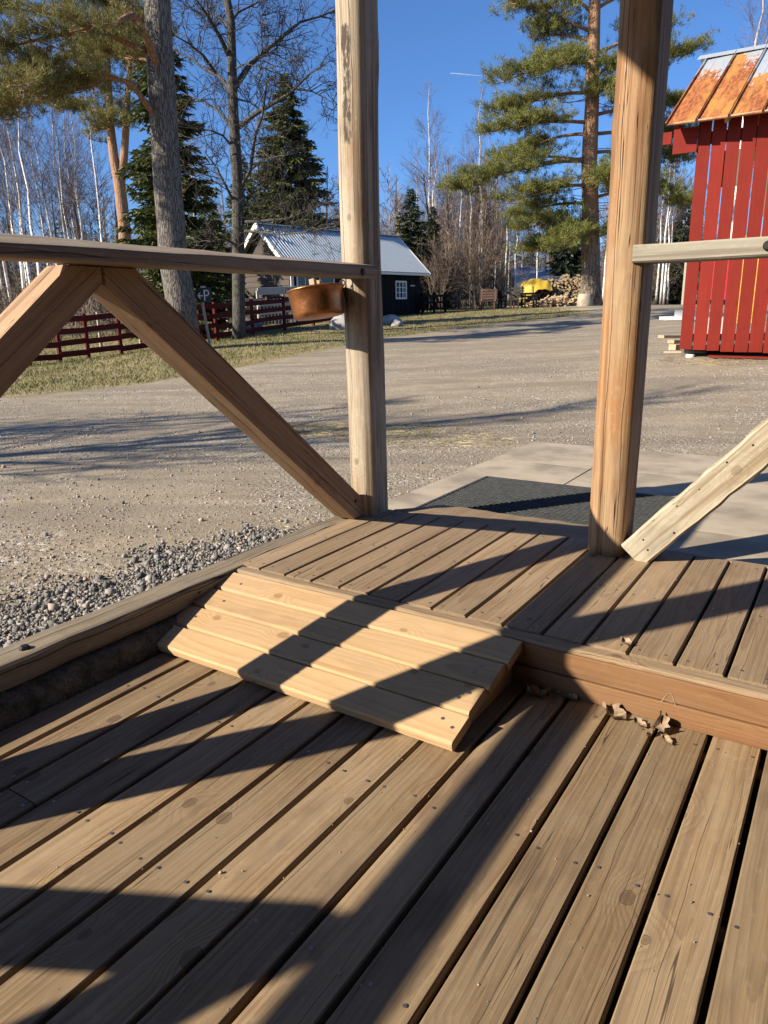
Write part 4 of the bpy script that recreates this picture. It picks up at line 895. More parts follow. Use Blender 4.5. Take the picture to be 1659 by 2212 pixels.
# ------------------------------------------------------------------ spruces
def gb(x, D, y=690): return on_ground(P(x, y, D))
spruce('bushy green spruce half hidden behind the thick pine trunk', gb(396, 24), 10.2, 2.35, 5, dens=1.35, wid=1.15)
spruce('tall pointed spruce standing behind the dark house', gb(640, 42), 12.3, 4.2, 8, dens=1.4, wid=1.5)
spruce('small dark spruce right of the house roof', gb(890, 47), 7.2, 2.8, 12, 'spruce_dark', wid=1.4)
spruce('lowest dark spruce beside the bare brown shrubs', gb(936, 49), 6.4, 1.9, 13, 'spruce_dark', wid=1.4)
spruce('young spruce between the bare tree and the thick pine', gb(470, 30), 5.2, 1.9, 14, wid=1.2)
spruce('low olive spruce behind the yard fence at the bare tree', gb(545, 44), 9.0, 2.6, 15, wid=1.4)
spruce('wide dark spruce far behind the firewood', gb(1225, 62), 6.5, 3.6, 16, 'spruce_dark', wid=1.6)
spruce('dark spruce seen between the right post and the red shed', gb(1462, 50), 6.8, 3.0, 17, 'spruce_dark', wid=1.6)
spruce('narrow spruce among the mid birches', gb(1035, 62), 10.5, 1.9, 18, 'spruce_dark', wid=1.6)
# ------------------------------------------------------------------ bare tree by the fence
D0 = 22.0
def z7(pts): return [(353.9+a*.26667, b*.26667) for a, b in pts]
bt_base = on_ground(P(515, 731, D0), -.1)
bt_t = thing('bare_tree', 'bare dark tree with wide limbs at the fence by the parking sign', 'tree', bt_base)
m = MB(); A = []; g = random.Random(4); B = bt_base
tk = [bt_base]+[P(x, y, D0) for x, y in ((516, 690), (515, 560), (514, 480), (514, 400), (508.5, 320), (504.5, 253), (502, 192), (500.5, 120), (499, 48), (491, 0), (486, -90), (480, -200))]
m.tube([p-B for p in tk], [.22, .19, .185, .175, .165, .155, .145, .135, .125, .11, .10, .07, .03], 10)
LB = [([(580, 700), (700, 520), (830, 410), (970, 290), (1100, 180), (1260, 135), (1420, 70)], .085, 2), ([(605, 1030), (730, 930), (850, 860), (1000, 770), (1060, 720), (1180, 600), (1300, 520)], .07, -1), ([(1060, 720), (1200, 740), (1320, 800), (1420, 860)], .03, -1),
      ([(530, 460), (470, 330), (400, 200), (330, 90), (250, -20)], .075, -1.5), ([(530, 720), (450, 620), (330, 560), (230, 480), (100, 420)], .065, 1), ([(420, 590), (320, 450), (200, 350), (70, 280)], .05, -1), ([(545, 1020), (470, 930), (400, 870), (300, 820), (200, 770)], .05, 1.5),
      ([(555, 1190), (480, 1100), (390, 1060), (250, 1040), (110, 980)], .035, -1), ([(625, 1520), (700, 1380), (740, 1100), (800, 930), (830, 700), (850, 600)], .06, -1.5), ([(700, 1380), (800, 1300), (900, 1270), (1050, 1250)], .03, -2), ([(560, 1620), (500, 1500), (420, 1350), (340, 1240)], .045, -2),
      ([(640, 1620), (780, 1520), (900, 1440)], .03, 1), ([(640, 1800), (800, 1790), (1000, 1770), (1200, 1700), (1380, 1600)], .05, -2), ([(640, 1870), (780, 1880), (950, 1900), (1150, 1880), (1400, 1830)], .045, -3), ([(600, 1990), (500, 1940), (380, 1960), (300, 2040)], .04, -1),
      ([(540, 180), (600, 100), (700, 50), (800, 0)], .05, 1), ([(800, 410), (790, 260), (780, 150), (840, 60)], .025, 1), ([(545, 250), (480, 160), (380, 110), (300, 100)], .04, 2), ([(570, 560), (660, 515), (760, 540), (860, 555)], .03, -1.5), ([(590, 800), (700, 830), (790, 900)], .03, 1.5)]
for pts, r, dd in LB:
    k = len(pts); Q = [P(x, y, D0+dd*i/(k-1))-B for i, (x, y) in enumerate(z7(pts))]
    m.tube(Q, [max(.008, r*(1-.8*i/(k-1))) for i in range(k)], 6, False); Lt = sum((b-a).length for a, b in zip(Q, Q[1:]))
    for _ in range(int(Lt*6.5)):
        s = g.uniform(.2, 1); p, d = poly_at(Q, s); nd = (d*.6+Vector((g.gauss(0, .6), g.gauss(0, .6), g.gauss(.2, .6)))).normalized()
        grow(m, A, p, nd, g.uniform(.6, 1.35)*(1.15-.5*s), .0155, 2, g, 5, .3, .1, (3, 4), .8, .6)
obj('trunk', m.mesh('trunk', True), M['darkbark'], bt_t, Matrix.Translation(B)); obj('crown', soup('twigs', rib_mesh(A)), M['twig'], bt_t, Matrix.Translation(B))
# two more bare trees stand out of the picture on the left and throw their shadows over the yard
for i, (u, D, H) in enumerate(((-9.2, 3.4, 8.2), (-10.4, 4.6, 6.6))):
    B = ud(u, D); B.z = tz(B.x, B.y); m = MB(); A = []; g = random.Random(60+i)
    m.tube([(0, 0, -.1), (.05, 0, H*.3), (-.05, .05, H*.65), (.05, 0, H)], [.10, .085, .06, .012], 8)
    for _ in range(52):
        f = g.uniform(.2, .97); a = g.uniform(0, 6.28); grow(m, A, Vector((0, 0, H*f)), Vector((math.cos(a), math.sin(a), g.uniform(.5, 1.3))).normalized(), H*.24*(1.15-f), .03*(1.15-f)+.008, 2, g, 4, .18, .15, (3, 4), .6, .6)
    t = thing('bare_tree', ('bare tree out of frame on the left, nearest the porch', 'bare tree out of frame on the left, behind the nearest one', 'bare tree out of frame far on the left')[i], 'tree', B, 'bare trees left of the picture')
    obj('trunk', m.mesh('trunk', True), M['darkbark'], t, Matrix.Translation(B)); obj('crown', soup('twigs', rib_mesh(A)), M['twig'], t, Matrix.Translation(B))
# ------------------------------------------------------------------ birches
def birch_proto(H, seed, spread=1.0):
    g = random.Random(seed); m = MB(); A = []; k = 8
    tk = [Vector((g.gauss(0, .05)*i*.4, g.gauss(0, .05)*i*.4, H*i/k-.1)) for i in range(k+1)]
    m.tube(tk, [.115*(H/14)*(1-.93*(i/k)**.9)+.006 for i in range(k+1)], 7)
    tw = MB()
    for _ in range(46):
        f = g.uniform(.34, .98); p, d = poly_at(tk, f); a = g.uniform(0, 6.28); ln = spread*(1.02-f)*H*.26+.35
        grow(tw, A, p, Vector((math.cos(a)*.62, math.sin(a)*.62, 1.0)).normalized(), ln, (.013*(1.2-f)+.003), 1, g, 8, .10, .0, (5, 8), .45, .55)
    return (m, tw, A)
def birch_make(H, seed, spread=1.0):
    m, tw, A = birch_proto(H, seed, spread); t = thing('birch_tree', 'slender birch', 'tree')
    obj('trunk', m.mesh('trunk', True), M['birch'], t); tr_ = rib_mesh(A)
    obj('branches', tw.mesh('branches'), M['twig_birch'], t); obj('crown', soup('twigs', tr_), M['twig_birch'], t); return t
protos = [birch_make(14, 71), birch_make(15, 72, .8), birch_make(13, 73, 1.1), birch_make(14.5, 74, .7), birch_make(12, 75, .9)]
BI = [(58, 46, 15.5, 'left'), (70, 49, 14, 'left'), (77, 46, 15.8, 'left'), (95, 44, 15.6, 'left'), (139, 50, 13.5, 'left'), (160, 47, 15.4, 'left'), (174, 48, 14.6, 'left'), (190, 51, 15, 'left'), (200, 46, 12.5, 'left'), (242, 44, 13.2, 'left'),
      (12, 52, 15, 'left'), (28, 48, 15, 'left'), (120, 55, 14, 'left'), (182, 56, 15.5, 'left'),
      (928, 60, 16.2, 'mid'), (938, 58, 13.0, 'mid'), (985, 60, 11.0, 'mid'), (992, 50, 9.0, 'mid'), (1016, 52, 10.5, 'mid'), (1040, 60, 15.8, 'mid'), (1033, 57, 12.5, 'mid'), (1068, 55, 9.0, 'mid'), (1091, 50, 8.5, 'mid'), (1097, 56, 8.0, 'mid'), (1110, 50, 8.8, 'mid'), (1144, 64, 8.2, 'mid'), (1157, 50, 8.6, 'mid'), (1180, 66, 8.8, 'mid'), (1300, 44, 10.5, 'mid'), (909, 62, 12, 'mid'), (960, 63, 11.5, 'mid'), (974, 64, 12.5, 'mid'), (1006, 62, 13, 'mid'), (1054, 64, 13.2, 'mid'), (1062, 66, 11, 'mid'), (1082, 64, 10.5, 'mid'), (1124, 66, 9.5, 'mid'),
      (440, 58, 14.5, 'gap'), (575, 60, 15.5, 'gap'), (596, 58, 12, 'gap'), (723, 62, 9.0, 'gap'), (735, 60, 8.0, 'gap'),
      (1415, 46, 10, 'right'), (1425, 44, 11, 'right'), (1432, 45, 10, 'right'), (1440, 47, 8.5, 'right'), (1560, 42, 19.5, 'shed'), (1590, 46, 16, 'shed')]
lab = {'left': ('slim white birch in the stand at the left edge above the rail', 'birches in the left stand'), 'mid': ('slim white birch in the wood between the house and the big pine', 'birches between house and pine'),
       'gap': ('slim birch far behind the bare tree and tall spruce', 'birches behind the tall spruce'), 'right': ('white birch seen between the right post and the red shed', 'birches beside the shed'), 'shed': ('birch with its top showing above the red shed roof', 'birches behind the shed')}
hs = [14, 15, 13, 14.5, 12]
ORD = ['leftmost', 'second', 'third', 'fourth', 'fifth', 'sixth', 'seventh', 'eighth', 'ninth', 'tenth', 'eleventh', 'twelfth', 'thirteenth', 'fourteenth', 'fifteenth', 'sixteenth', 'seventeenth', 'eighteenth', 'nineteenth', 'twentieth', 'twenty-first', 'twenty-second', 'twenty-third', 'twenty-fourth']
rank = {}
for k_ in lab:
    for r_, i_ in enumerate(sorted((i for i, b in enumerate(BI) if b[3] == k_), key=lambda i: BI[i][0])): rank[i_] = r_
for i, (x, D, H, grp) in enumerate(BI):
    j = i % 5; s = H/hs[j]; b = gb(x, D, 680); lb, gp = lab[grp]; lb = ORD[rank[i]]+(' ' if rank[i] == 0 else ' from left, ')+lb
    Mx = Matrix.Translation(b) @ Matrix.Rotation(random.uniform(0, 6.28), 4, 'Z') @ Matrix.Rotation(random.gauss(0, .015), 4, 'X') @ Matrix.Diagonal((s*random.uniform(.85, 1.05), s*random.uniform(.85, 1.05), s, 1))
    if i < 5:
        t = protos[j]; t.matrix_basis = Mx; t['label'], t['group'] = lb, gp
    else: copy_tree(protos[j], Mx, lb, gp)
# ------------------------------------------------------------------ brown shrubs
def shrub_make(seed, H=3.4):
    g = random.Random(seed); m = MB(); A = []
    for _ in range(13):
        a = g.uniform(0, 6.28); grow(m, A, Vector((g.gauss(0, .22), g.gauss(0, .22), -.05)), Vector((math.cos(a)*g.uniform(.15, .55), math.sin(a)*g.uniform(.15, .55), 1)).normalized(), H*g.uniform(.5, .75), .024, 2, g, 6, .13, .08, (4, 6), .5, .62)
    t = thing('shrub', 'bare shrub', 'shrub'); obj('stems', m.mesh('stems'), M['twig_brown'], t); obj('twigs', soup('twigs', rib_mesh(A)), M['twig_brown'], t); return t
shp = [shrub_make(81), shrub_make(82)]
for i, (x, D, s, lb) in enumerate(((950, 42, 1.1, 'bare brown shrub next to the house corner'), (1035, 43, 1.2, 'large bare brown shrub behind the garden bench'), (985, 46, 1.0, 'bare brown shrub between two white birches left of the bench'), (1075, 46, .8, 'low bare shrub behind the firewood heap and bench'),
                                   (460, 33, .9, 'bare shrub behind the parking sign'), (500, 37, 1.2, 'tangled bare shrub behind the trunk of the bare tree'), (560, 41, 1.2, 'bare shrub at the gable end of the house'), (1395, 48, 1.0, 'bare shrub at the road behind the right post'), (720, 44, 1.3, 'bare shrub behind the house roof'), (1300, 45, .8, 'bare shrub behind the big pine stem'))):
    Mx = Matrix.Translation(gb(x, D, 675)) @ Matrix.Rotation(i*1.3, 4, 'Z') @ Matrix.Scale(s, 4)
    if i < 2: shp[i].matrix_basis = Mx; shp[i]['label'] = lb; shp[i]['group'] = 'bare brown shrubs'
    else: copy_tree(shp[i % 2], Mx, lb, 'bare brown shrubs')
# ------------------------------------------------------------------ the far wood: one mass of trunks, twigs and conifers
V_ = []
for s in range(6):
    g = random.Random(200+s); A = []; mm = MB(); H = 9.0
    A.append(((0, 0, -.2), (g.gauss(0, .2), g.gauss(0, .2), H*.55), .075, .05)); A.append((A[-1][1], (g.gauss(0, .3), g.gauss(0, .3), H), .05, .012))
    for _ in range(26):
        f = g.uniform(.12, .95); a = g.uniform(0, 6.28); grow(MB(), A, Vector((0, 0, H*f)), Vector((math.cos(a)*.8, math.sin(a)*.8, 1)).normalized(), 2.2*(1.1-f)+.3, .0119, 1, g, 6, .12, .05, (3, 5), .5, .6)
    V_.append(rib_mesh([(a, b, c*1.8, d*1.8) for a, b, c, d in A]))
def stamp(T, b, s, a, sz=1.0):
    c, n = math.cos(a), math.sin(a); Rm = np.array([[c, -n, 0], [n, c, 0], [0, 0, 1]])
    return (T@Rm.T)*np.array([s, s, s*sz])+np.array(b)
out = []; gz_ = random.Random(9)
for i in range(350):
    x = gz_.uniform(-120, 1560) if i < 290 else gz_.uniform(820, 1280); D = gz_.uniform(50, 88) if not 1070 < x < 1300 else gz_.uniform(68, 92); s = gz_.uniform(.6, 1.15)*(.8 if 1080 < x < 1300 else 1.0)
    out.append(stamp(V_[i % 6], tuple(gb(x, D, 670)), s, gz_.uniform(0, 6.28)))
tag(obj('far_wood', soup('far_wood', np.concatenate(out)), M['twig_brown']), 'grey brown leafless wood closing the view behind the house', 'wood', kind='stuff')
cs = [spruce_tris(8, 1.9, 300+i, .03, .38, 2.0) for i in range(3)]; out = []
for i in range(85):
    x = gz_.uniform(-120, 1560); D = gz_.uniform(58, 95); s = gz_.uniform(.5, 1.05)
    out.append(stamp(cs[i % 3], tuple(gb(x, D, 670)), s, gz_.uniform(0, 6.28)))
tag(obj('far_conifers', soup('far_conifers', np.concatenate(out)), M['spruce_dark']), 'dark young conifers scattered through the far wood', 'wood', kind='stuff')
# undergrowth at the foot of the wood
out = []; g = random.Random(33); A = []; mm = MB()
for _ in range(7):
    a = g.uniform(0, 6.28); grow(MB(), A, Vector((g.gauss(0, .5), g.gauss(0, .5), -.1)), Vector((math.cos(a)*.4, math.sin(a)*.4, 1)).normalized(), 1.5*g.uniform(.6, 1.1), .0119, 2, g, 5, .15, .05, (3, 4), .55, .65)
US = rib_mesh([(a, b, c*1.7, d*1.7) for a, b, c, d in A])
for i in range(230):
    x = g.uniform(-120, 1560); D = g.uniform(30, 46) if i > 190 else g.uniform(46, 64)
    if i > 190: x = g.uniform(-100, 420)
    D = D if i > 190 else (g.uniform(46, 64) if not 1070 < x < 1310 else g.uniform(68, 82)) if x < 1050 or x > 1320 else g.uniform(68, 80); out.append(stamp(US, tuple(gb(x, D, 670)), g.uniform(.8, 1.5), g.uniform(0, 6.28)))
tag(obj('undergrowth', soup('undergrowth', np.concatenate(out)), M['twig_brown']), 'tangled leafless undergrowth along the foot of the wood', 'undergrowth', kind='stuff')
# ------------------------------------------------------------------ local frames for buildings
def bframe(org, ang):                       # x along the front wall, y to the back, z up
    a = R(ang); x = RH*math.cos(a)+FH*math.sin(a); y = Vector((-x.y, x.x, 0))
    return Matrix(((x.x, y.x, 0, org.x), (x.y, y.y, 0, org.y), (0, 0, 1, org.z), (0, 0, 0, 1)))
def bx(name, lo, hi, mat, parent, Mx, long='z'):
    """box in a building frame; its grain runs along the named axis"""
    lo, hi = Vector(lo), Vector(hi); c = (lo+hi)/2; d = hi-lo
    if long == 'x': me = MB(); me.box((-d.y/2, 0, -d.z/2), (d.y/2, d.x, d.z/2)); L = Matrix.Translation((lo.x, c.y, c.z)) @ Matrix.Rotation(R(-90), 4, 'Z')
    elif long == 'y': me = MB(); me.box((-d.x/2, 0, -d.z/2), (d.x/2, d.y, d.z/2)); L = Matrix.Translation((c.x, lo.y, c.z))
    else: me = MB(); me.box((-d.x/2, 0, -d.y/2), (d.x/2, d.z, d.y/2)); L = Matrix.Translation((c.x, c.y, lo.z)) @ Matrix.Rotation(R(90), 4, 'X')
    return obj(name, me.mesh(name), mat, parent, Mx @ L)
def ribsheet(name, p00, p10, p01, nrib, rh, mat, parent, seam=False, edge=None):
    """roof sheet: p00 eave left, p10 eave right, p01 ridge left; ribs run up the slope"""
    p00, p10, p01 = Vector(p00), Vector(p10), Vector(p01); ex = p10-p00; ey = p01-p00; wX = ex.length; x = ex.normalized(); n = ex.cross(ey).normalized()
    y = ey.normalized(); Mx = Matrix(((x.x, y.x, n.x, p00.x), (x.y, y.y, n.y, p00.y), (x.z, y.z, n.z, p00.z), (0, 0, 0, 1))); ly = ey.length
    prof = [(0.0, rh if seam else 0.0)]
    for i in range(nrib):
        c = wX*(i+.5)/nrib; w_ = wX/nrib
        if seam: pass
        else: prof += [(c-w_*.22, 0), (c-w_*.12, rh), (c+w_*.12, rh), (c+w_*.22, 0)]
    if seam: prof = [(0, rh), (.012, rh), (.016, 0), (wX*.33, .002), (wX*.36, .006), (wX*.4, .001), (wX*.66, .002), (wX-.006, 0), (wX-.002, rh*.9)]
    else: prof += [(wX, 0.0)]
    m = MB(); k = len(prof); t = -.004
    vs = [(a, yy, b) for yy in (0, ly) for a, b in prof]+[(a, yy, b+t) for yy in (0, ly) for a, b in prof]
    fs = [(i, i+1, k+i+1, k+i) for i in range(k-1)]+[(2*k+i, 3*k+i, 3*k+i+1, 2*k+i+1) for i in range(k-1)]+[(i, 2*k+i, 2*k+i+1, i+1) for i in range(k-1)]
    m.add(vs, fs); return obj(name, m.mesh(name), mat, parent, Mx)

# ------------------------------------------------------------------ red shed
S0 = P(1468, 754, 11.0); SZ = S0.z; Fs = bframe(S0, -30); gsh = tz(S0.x, S0.y)
sh = thing('red_shed', 'red slatted board shed with a rusty metal roof on the right', 'shed', (S0.x, S0.y, gsh))
pit = .187; gap = .018
E0 = P(1437, 271, 10.9); El = Fs.inverted() @ E0
eave_y, eave_z = El.y, El.z; slope = (1.25/1.75)
zt = eave_z+slope*(-eave_y)-.13
x = 0.0; i = 0
while x < 3.3:
    wd_ = pit-gap+random.uniform(-.008, .006); zb = (0, -.01, -.02, -.035, -.04, -.04, -.05, -.03)[i % 8]
    bx('board', (x, -.024+random.uniform(-.002, .002), zb), (x+wd_, .0, zt+random.uniform(-.01, .01)), M['red'], sh, Fs); x += pit; i += 1
bx('fascia_beam', (-.32, -.05, zt-.44), (-.004, -.005, zt-.12), M['red'], sh, Fs, 'x')
bx('fascia_beam', (.0, .002, zt-.35), (3.3, .05, zt-.2), M['red'], sh, Fs, 'x')
bx('fascia_beam', (-.56, .16, zt-.26), (-.38, .22, zt-.10), M['red'], sh, Fs, 'z')
for z in (.12, 1.25): bx('cross_rail', (0.02, .002, z), (3.3, .06, z+.10), M['barnwood'], sh, Fs, 'x')
for xx, yy in ((.02, .07), (.02, 1.9), (3.1, .07), (3.1, 1.9)): bx('corner_post', (xx, yy, -.12), (xx+.1, yy+.1, zt), M['barnwood'], sh, Fs)
for k in range(17):
    x0 = k*.2; z1 = zt-.1
    bx('back_board', (x0, 2.02, -.05 if k > 7 else (2.0 if k > 2 else 2.5)), (x0+.19, 2.045, z1), M['barnwood'], sh, Fs)
bx('floor', (.0, .07, -.02), (3.3, 2.0, .04), M['barnwood'], sh, Fs, 'x')
skw = .49
r0 = Fs @ Vector((El.x, eave_y, eave_z)); rx = Fs.to_3x3() @ Vector((1, 0, 0)); up_ = Fs.to_3x3() @ Vector((skw, 1.75, 1.25)); rw = .40
for i in range(10):
    p = r0+rx*(i*rw+random.uniform(-.003, .003)); ribsheet('roof_sheet', p, p+rx*(rw-.002), p+up_, 1, .032, M['rustroof'], sh, True)
dn_ = Fs.to_3x3() @ Vector((.3, 1.75, -1.25)); r1 = r0+up_
for i in range(8):
    p = r1+dn_+rx*(i*rw*1.2); ribsheet('roof_sheet', p+rx*rw*1.2, p, p-dn_+rx*rw*1.2, 1, .03, M['rustroof'], sh, True)
m = MB(); a = r1-rx*.36+Vector((0, 0, .035)); b = r1+rx*3.9+Vector((0, 0, .035)); f_ = up_.normalized()*.14; g_ = dn_.normalized()*.14
m.add([a-f_, b-f_, b, a, a+g_, b+g_, a-f_-Vector((0, 0, .006)), a-Vector((0, 0, .008)), a+g_-Vector((0, 0, .006))], [(0, 1, 2, 3), (3, 2, 5, 4), (0, 3, 7, 6), (3, 4, 8, 7)])
obj('ridge_cap', m.mesh('ridge'), M['rustroof'], sh)
for i in range(5):                          # rafters with pale cut ends under the eave
    p = r0+rx*(.12+i*.62)+up_.normalized()*.10-Vector((0, 0, .065)); beam('rafter', p, p+up_*.93, .05, .10, M['plank'] if i else M['red'], sh)
beam('eave_batten', r0+rx*.1+up_.normalized()*.05-Vector((0, 0, .018)), r0+rx*4+up_.normalized()*.05-Vector((0, 0, .018)), .09, .022, M['plank'], sh)
m = MB(); m.lathe([(0, .12), (.055, .12), (.062, .11), (.066, -.10), (0, -.10)], 20, Fs @ Matrix.Translation((.15, .06, -.20))); obj('concrete_foot', m.mesh('foot', True), M['white'], sh)
# things kept in the shed, seen through the gaps
o = bx('yellow_panel', (.40, 4.0, .3), (.74, 4.06, 1.9), M['yellow'], None, Fs); tag(o, 'yellow board standing behind the red shed, seen between the slats', 'board')
o = bx('pale_panel', (-.12, 3.9, -.1), (.28, 3.95, .42), M['whitewash'], None, Fs); tag(o, 'low pale board behind the red shed, seen between the slats', 'board')
o = bx('white_panel', (.96, 4.05, .2), (1.5, 4.1, 1.7), M['white'], None, Fs); tag(o, 'white board behind the red shed, right of the yellow one', 'board')
o = bx('red_crate', (-.1, 3.9, .75), (.24, 4.2, 1.5), simple('bright red plastic', (.5, .02, .04), .4, 0, .1, 8, 0), None, Fs); tag(o, 'bright red crate behind the red shed, seen between the slats', 'crate')
# planks lying by the shed
for i, (a, b, th, lb) in enumerate((((1428, 727), (1500, 727), .05, 'dark ended plank sticking out left of the red shed'), ((1449, 738), (1520, 739), .06, 'short plank below the dark ended plank beside the red shed'), ((1452, 750), (1525, 751), .09, 'pale block of timber under the corner of the red shed'))):
    Dp = 13.2-i*.7; p = P(*a, Dp); q_ = P(*b, Dp+.25); o = beam('plank', p, q_, .16, th, M['plank'], None, ch=.003); tag(o, lb, 'plank', 'timber beside the shed')
p = G(1434, 764); q_ = P(1525, 770, to_ud(p)[1]-.3); q_.z = tz(q_.x, q_.y)
tag(beam('plank', p+Vector((0, 0, .02)), q_+Vector((0, 0, .02)), .09, .035, M['plank'], None), 'orange plank lying on the gravel left of the shed foot', 'plank', 'timber beside the shed')
p = Fs @ Vector((.42, -.12, 0)); p.z = tz(p.x, p.y)+.035; q_ = Fs @ Vector((1.9, -.2, 0)); q_.z = tz(q_.x, q_.y)+.03
tag(beam('plank', p, q_, .09, .03, M['red'], None), 'red stained plank lying along the foot of the red shed', 'plank', 'timber beside the shed')
wr = G(1455, 693); t = thing('metal_ramp', 'white metal loading ramp lying on the road left of the shed', 'ramp', wr)
Fm = bframe(wr+Vector((0, 0, .02)), -8)
for y in (0, .55): bx('side_rail', (-.25, y, 0), (1.2, y+.05, .1), M['white'], t, Fm, 'x')
for k in range(7): bx('rung', (-.18+k*.2, .05, .02), (-.12+k*.2, .55, .08), M['white'], t, Fm, 'y')
bx('upright', (.05, .1, .08), (1.1, .16, .26), M['white'], t, Fm, 'x')
# ------------------------------------------------------------------ dark house
C0 = P(631, 680, 30.0); hz = .86; Fh = bframe(Vector((C0.x, C0.y, hz)), 45); HL = 7.75; HDp = 3.4; WH = 3.05-hz
M['logwall_shaded'] = wood('weathered log wall with tree shade in its colour', (.075, .06, .046), (.036, .028, .022), 60, (.08, .069, .058), .5, cracks=.4, tone=.2)  # weathered logs, base colour darkened to stand for shade from the trees
ho = thing('dark_house', 'small black house with a ribbed metal roof behind the fence', 'house', Fh.translation)
n = 46
for k in range(n):
    x0 = HL*k/n
    if any(a < x0+.08 < b for a, b in ((.30, 1.15), (1.5, 2.3), (2.75, 3.75))): z0 = WH-.25
    else: z0 = -.1
    bx('wall_board', (x0+.004, -.03+(.012 if k % 2 else 0), z0), (x0+HL/n-.004, .0, WH+.1), M['black'], ho, Fh)
bx('wall', (.02, .0, -.2), (HL, HDp, WH), M['black'], ho, Fh, 'x')
for k in range(11): bx('log', (-.05-.02*(k % 2), -.02, -.2+k*.225), (.015, HDp, .012+k*.225), M['logwall_shaded'], ho, Fh, 'y')
m = MB(); m.add([(-.04, -.02, WH), (-.04, HDp, WH), (-.04, HDp/2, WH+1.55), (.02, -.02, WH), (.02, HDp, WH), (.02, HDp/2, WH+1.55), ], [(0, 2, 1), (3, 4, 5), (0, 1, 4, 3), (1, 2, 5, 4), (2, 0, 3, 5)]); obj('gable', m.mesh('gable'), M['logwall_shaded'], ho, Fh)
m = MB(); m.add([(HL, 0, WH), (HL, HDp, WH), (HL, HDp/2, WH+1.55)], [(0, 1, 2)]); obj('gable', m.mesh('gable'), M['black'], ho, Fh)
bx('plinth', (-.05, -.06, -.5), (HL+.03, HDp, -.1), M['concrete'], ho, Fh, 'x')
def window(x0, x1, z0, z1, cols, rows, nm='window'):
    f = bx(nm, (x0, -.022, z0), (x1, -.012, z1), M['glass'], ho, Fh); wf = .075
    for lo, hi, lg in (((x0-wf, -.05, z1), (x1+wf, -.012, z1+wf), 'x'), ((x0-wf, -.05, z0-wf), (x1+wf, -.012, z0), 'x'), ((x0-wf, -.05, z0), (x0, -.012, z1), 'z'), ((x1, -.05, z0), (x1+wf, -.012, z1), 'z')): bx('frame', lo, hi, M['white'], f, Fh, lg)
    for i in range(1, cols): xx = x0+(x1-x0)*i/cols; bx('muntin', (xx-.022, -.045, z0), (xx+.022, -.024, z1), M['white'], f, Fh, 'z')
    for i in range(1, rows): zz = z0+(z1-z0)*i/rows; bx('muntin', (x0, -.043, zz-.016), (x1, -.026, zz+.016), M['white'], f, Fh, 'x')
window(6.12, 6.72, .92, 1.58, 3, 3); window(2.8, 3.7, .8, 1.75, 2, 2); window(.36, 1.1, .0, 1.75, 2, 1, 'glazed_door'); window(1.55, 2.25, .0, 1.75, 1, 1, 'glazed_door')
bx('corner_board', (-.03, -.075, -.1), (.12, -.035, WH+.05), M['white'], ho, Fh); bx('name_plate', (7.05, -.05, 1.42), (7.35, -.032, 1.48), M['whitewash'], ho, Fh, 'x')
oh = .3; ev = Vector((-oh, -.36, WH-.18)); rd = Vector((-oh, HDp/2, WH+1.62)); wS = (HL+2*oh)/9
for i in range(9):
    dx = Vector((i*wS, 0, 0)); ribsheet('roof_sheet', Fh @ (ev+dx), Fh @ (ev+dx+Vector((wS-.004, 0, 0))), Fh @ (rd+dx), 6, .018, M['houseroof'], ho)
ev2 = Vector((-oh, HDp+.36, WH-.18))
for i in range(9):
    dx = Vector((i*wS, 0, 0)); ribsheet('roof_sheet', Fh @ (ev2+dx+Vector((wS-.004, 0, 0))), Fh @ (ev2+dx), Fh @ (rd+dx+Vector((wS-.004, 0, 0))), 6, .018, M['houseroof'], ho)
for e_ in (ev, ev2):
    for xo in (-oh-.03, HL+oh+.03):
        a = Fh @ Vector((xo, e_.y, e_.z-.09)); b = Fh @ Vector((xo, rd.y, rd.z-.07)); beam('bargeboard', a, b, .04, .17, M['white'], ho)
bx('eave_board', (-oh, -.38, WH-.30), (HL+oh, -.345, WH-.20), M['white'], ho, Fh, 'x'); bx('ridge_cap', (-oh, HDp/2-.1, WH+1.62), (HL+oh, HDp/2+.1, WH+1.66), M['houseroof'], ho, Fh, 'y')
# ------------------------------------------------------------------ grey roofed barn far behind
b0 = P(1112, 620, 60); Fb = bframe(Vector((b0.x, b0.y, b0.z-2.0)), 3)
bn = thing('barn', 'low barn with a grey metal roof behind the firewood', 'barn', Fb.translation)
for k in range(30): bx('wall_board', (.3+k*.33, 0, -.6), (.3+k*.33+.3, .04, 2.0), M['barnwood'], bn, Fb)
for i in range(10):
    p = Vector((i*1.02, -.4, 1.95)); q0 = Vector((i*1.02+.25 if i > 1 else 1.6+i*.5, 2.6, 3.65))
    ribsheet('roof_sheet', Fb @ p, Fb @ (p+Vector((1.0, 0, 0))), Fb @ (p+Vector((.12, 3.0, 1.7))), 1, .05, M['greyroof'], bn, True)
m = MB(); m.add([Fb @ Vector(v) for v in ((-.0, -.4, 1.94), (.0, 5.4, 1.94), (.12, 2.6, 3.64))], [(0, 1, 2)]); obj('gable', m.mesh('gable'), M['barnwood'], bn)
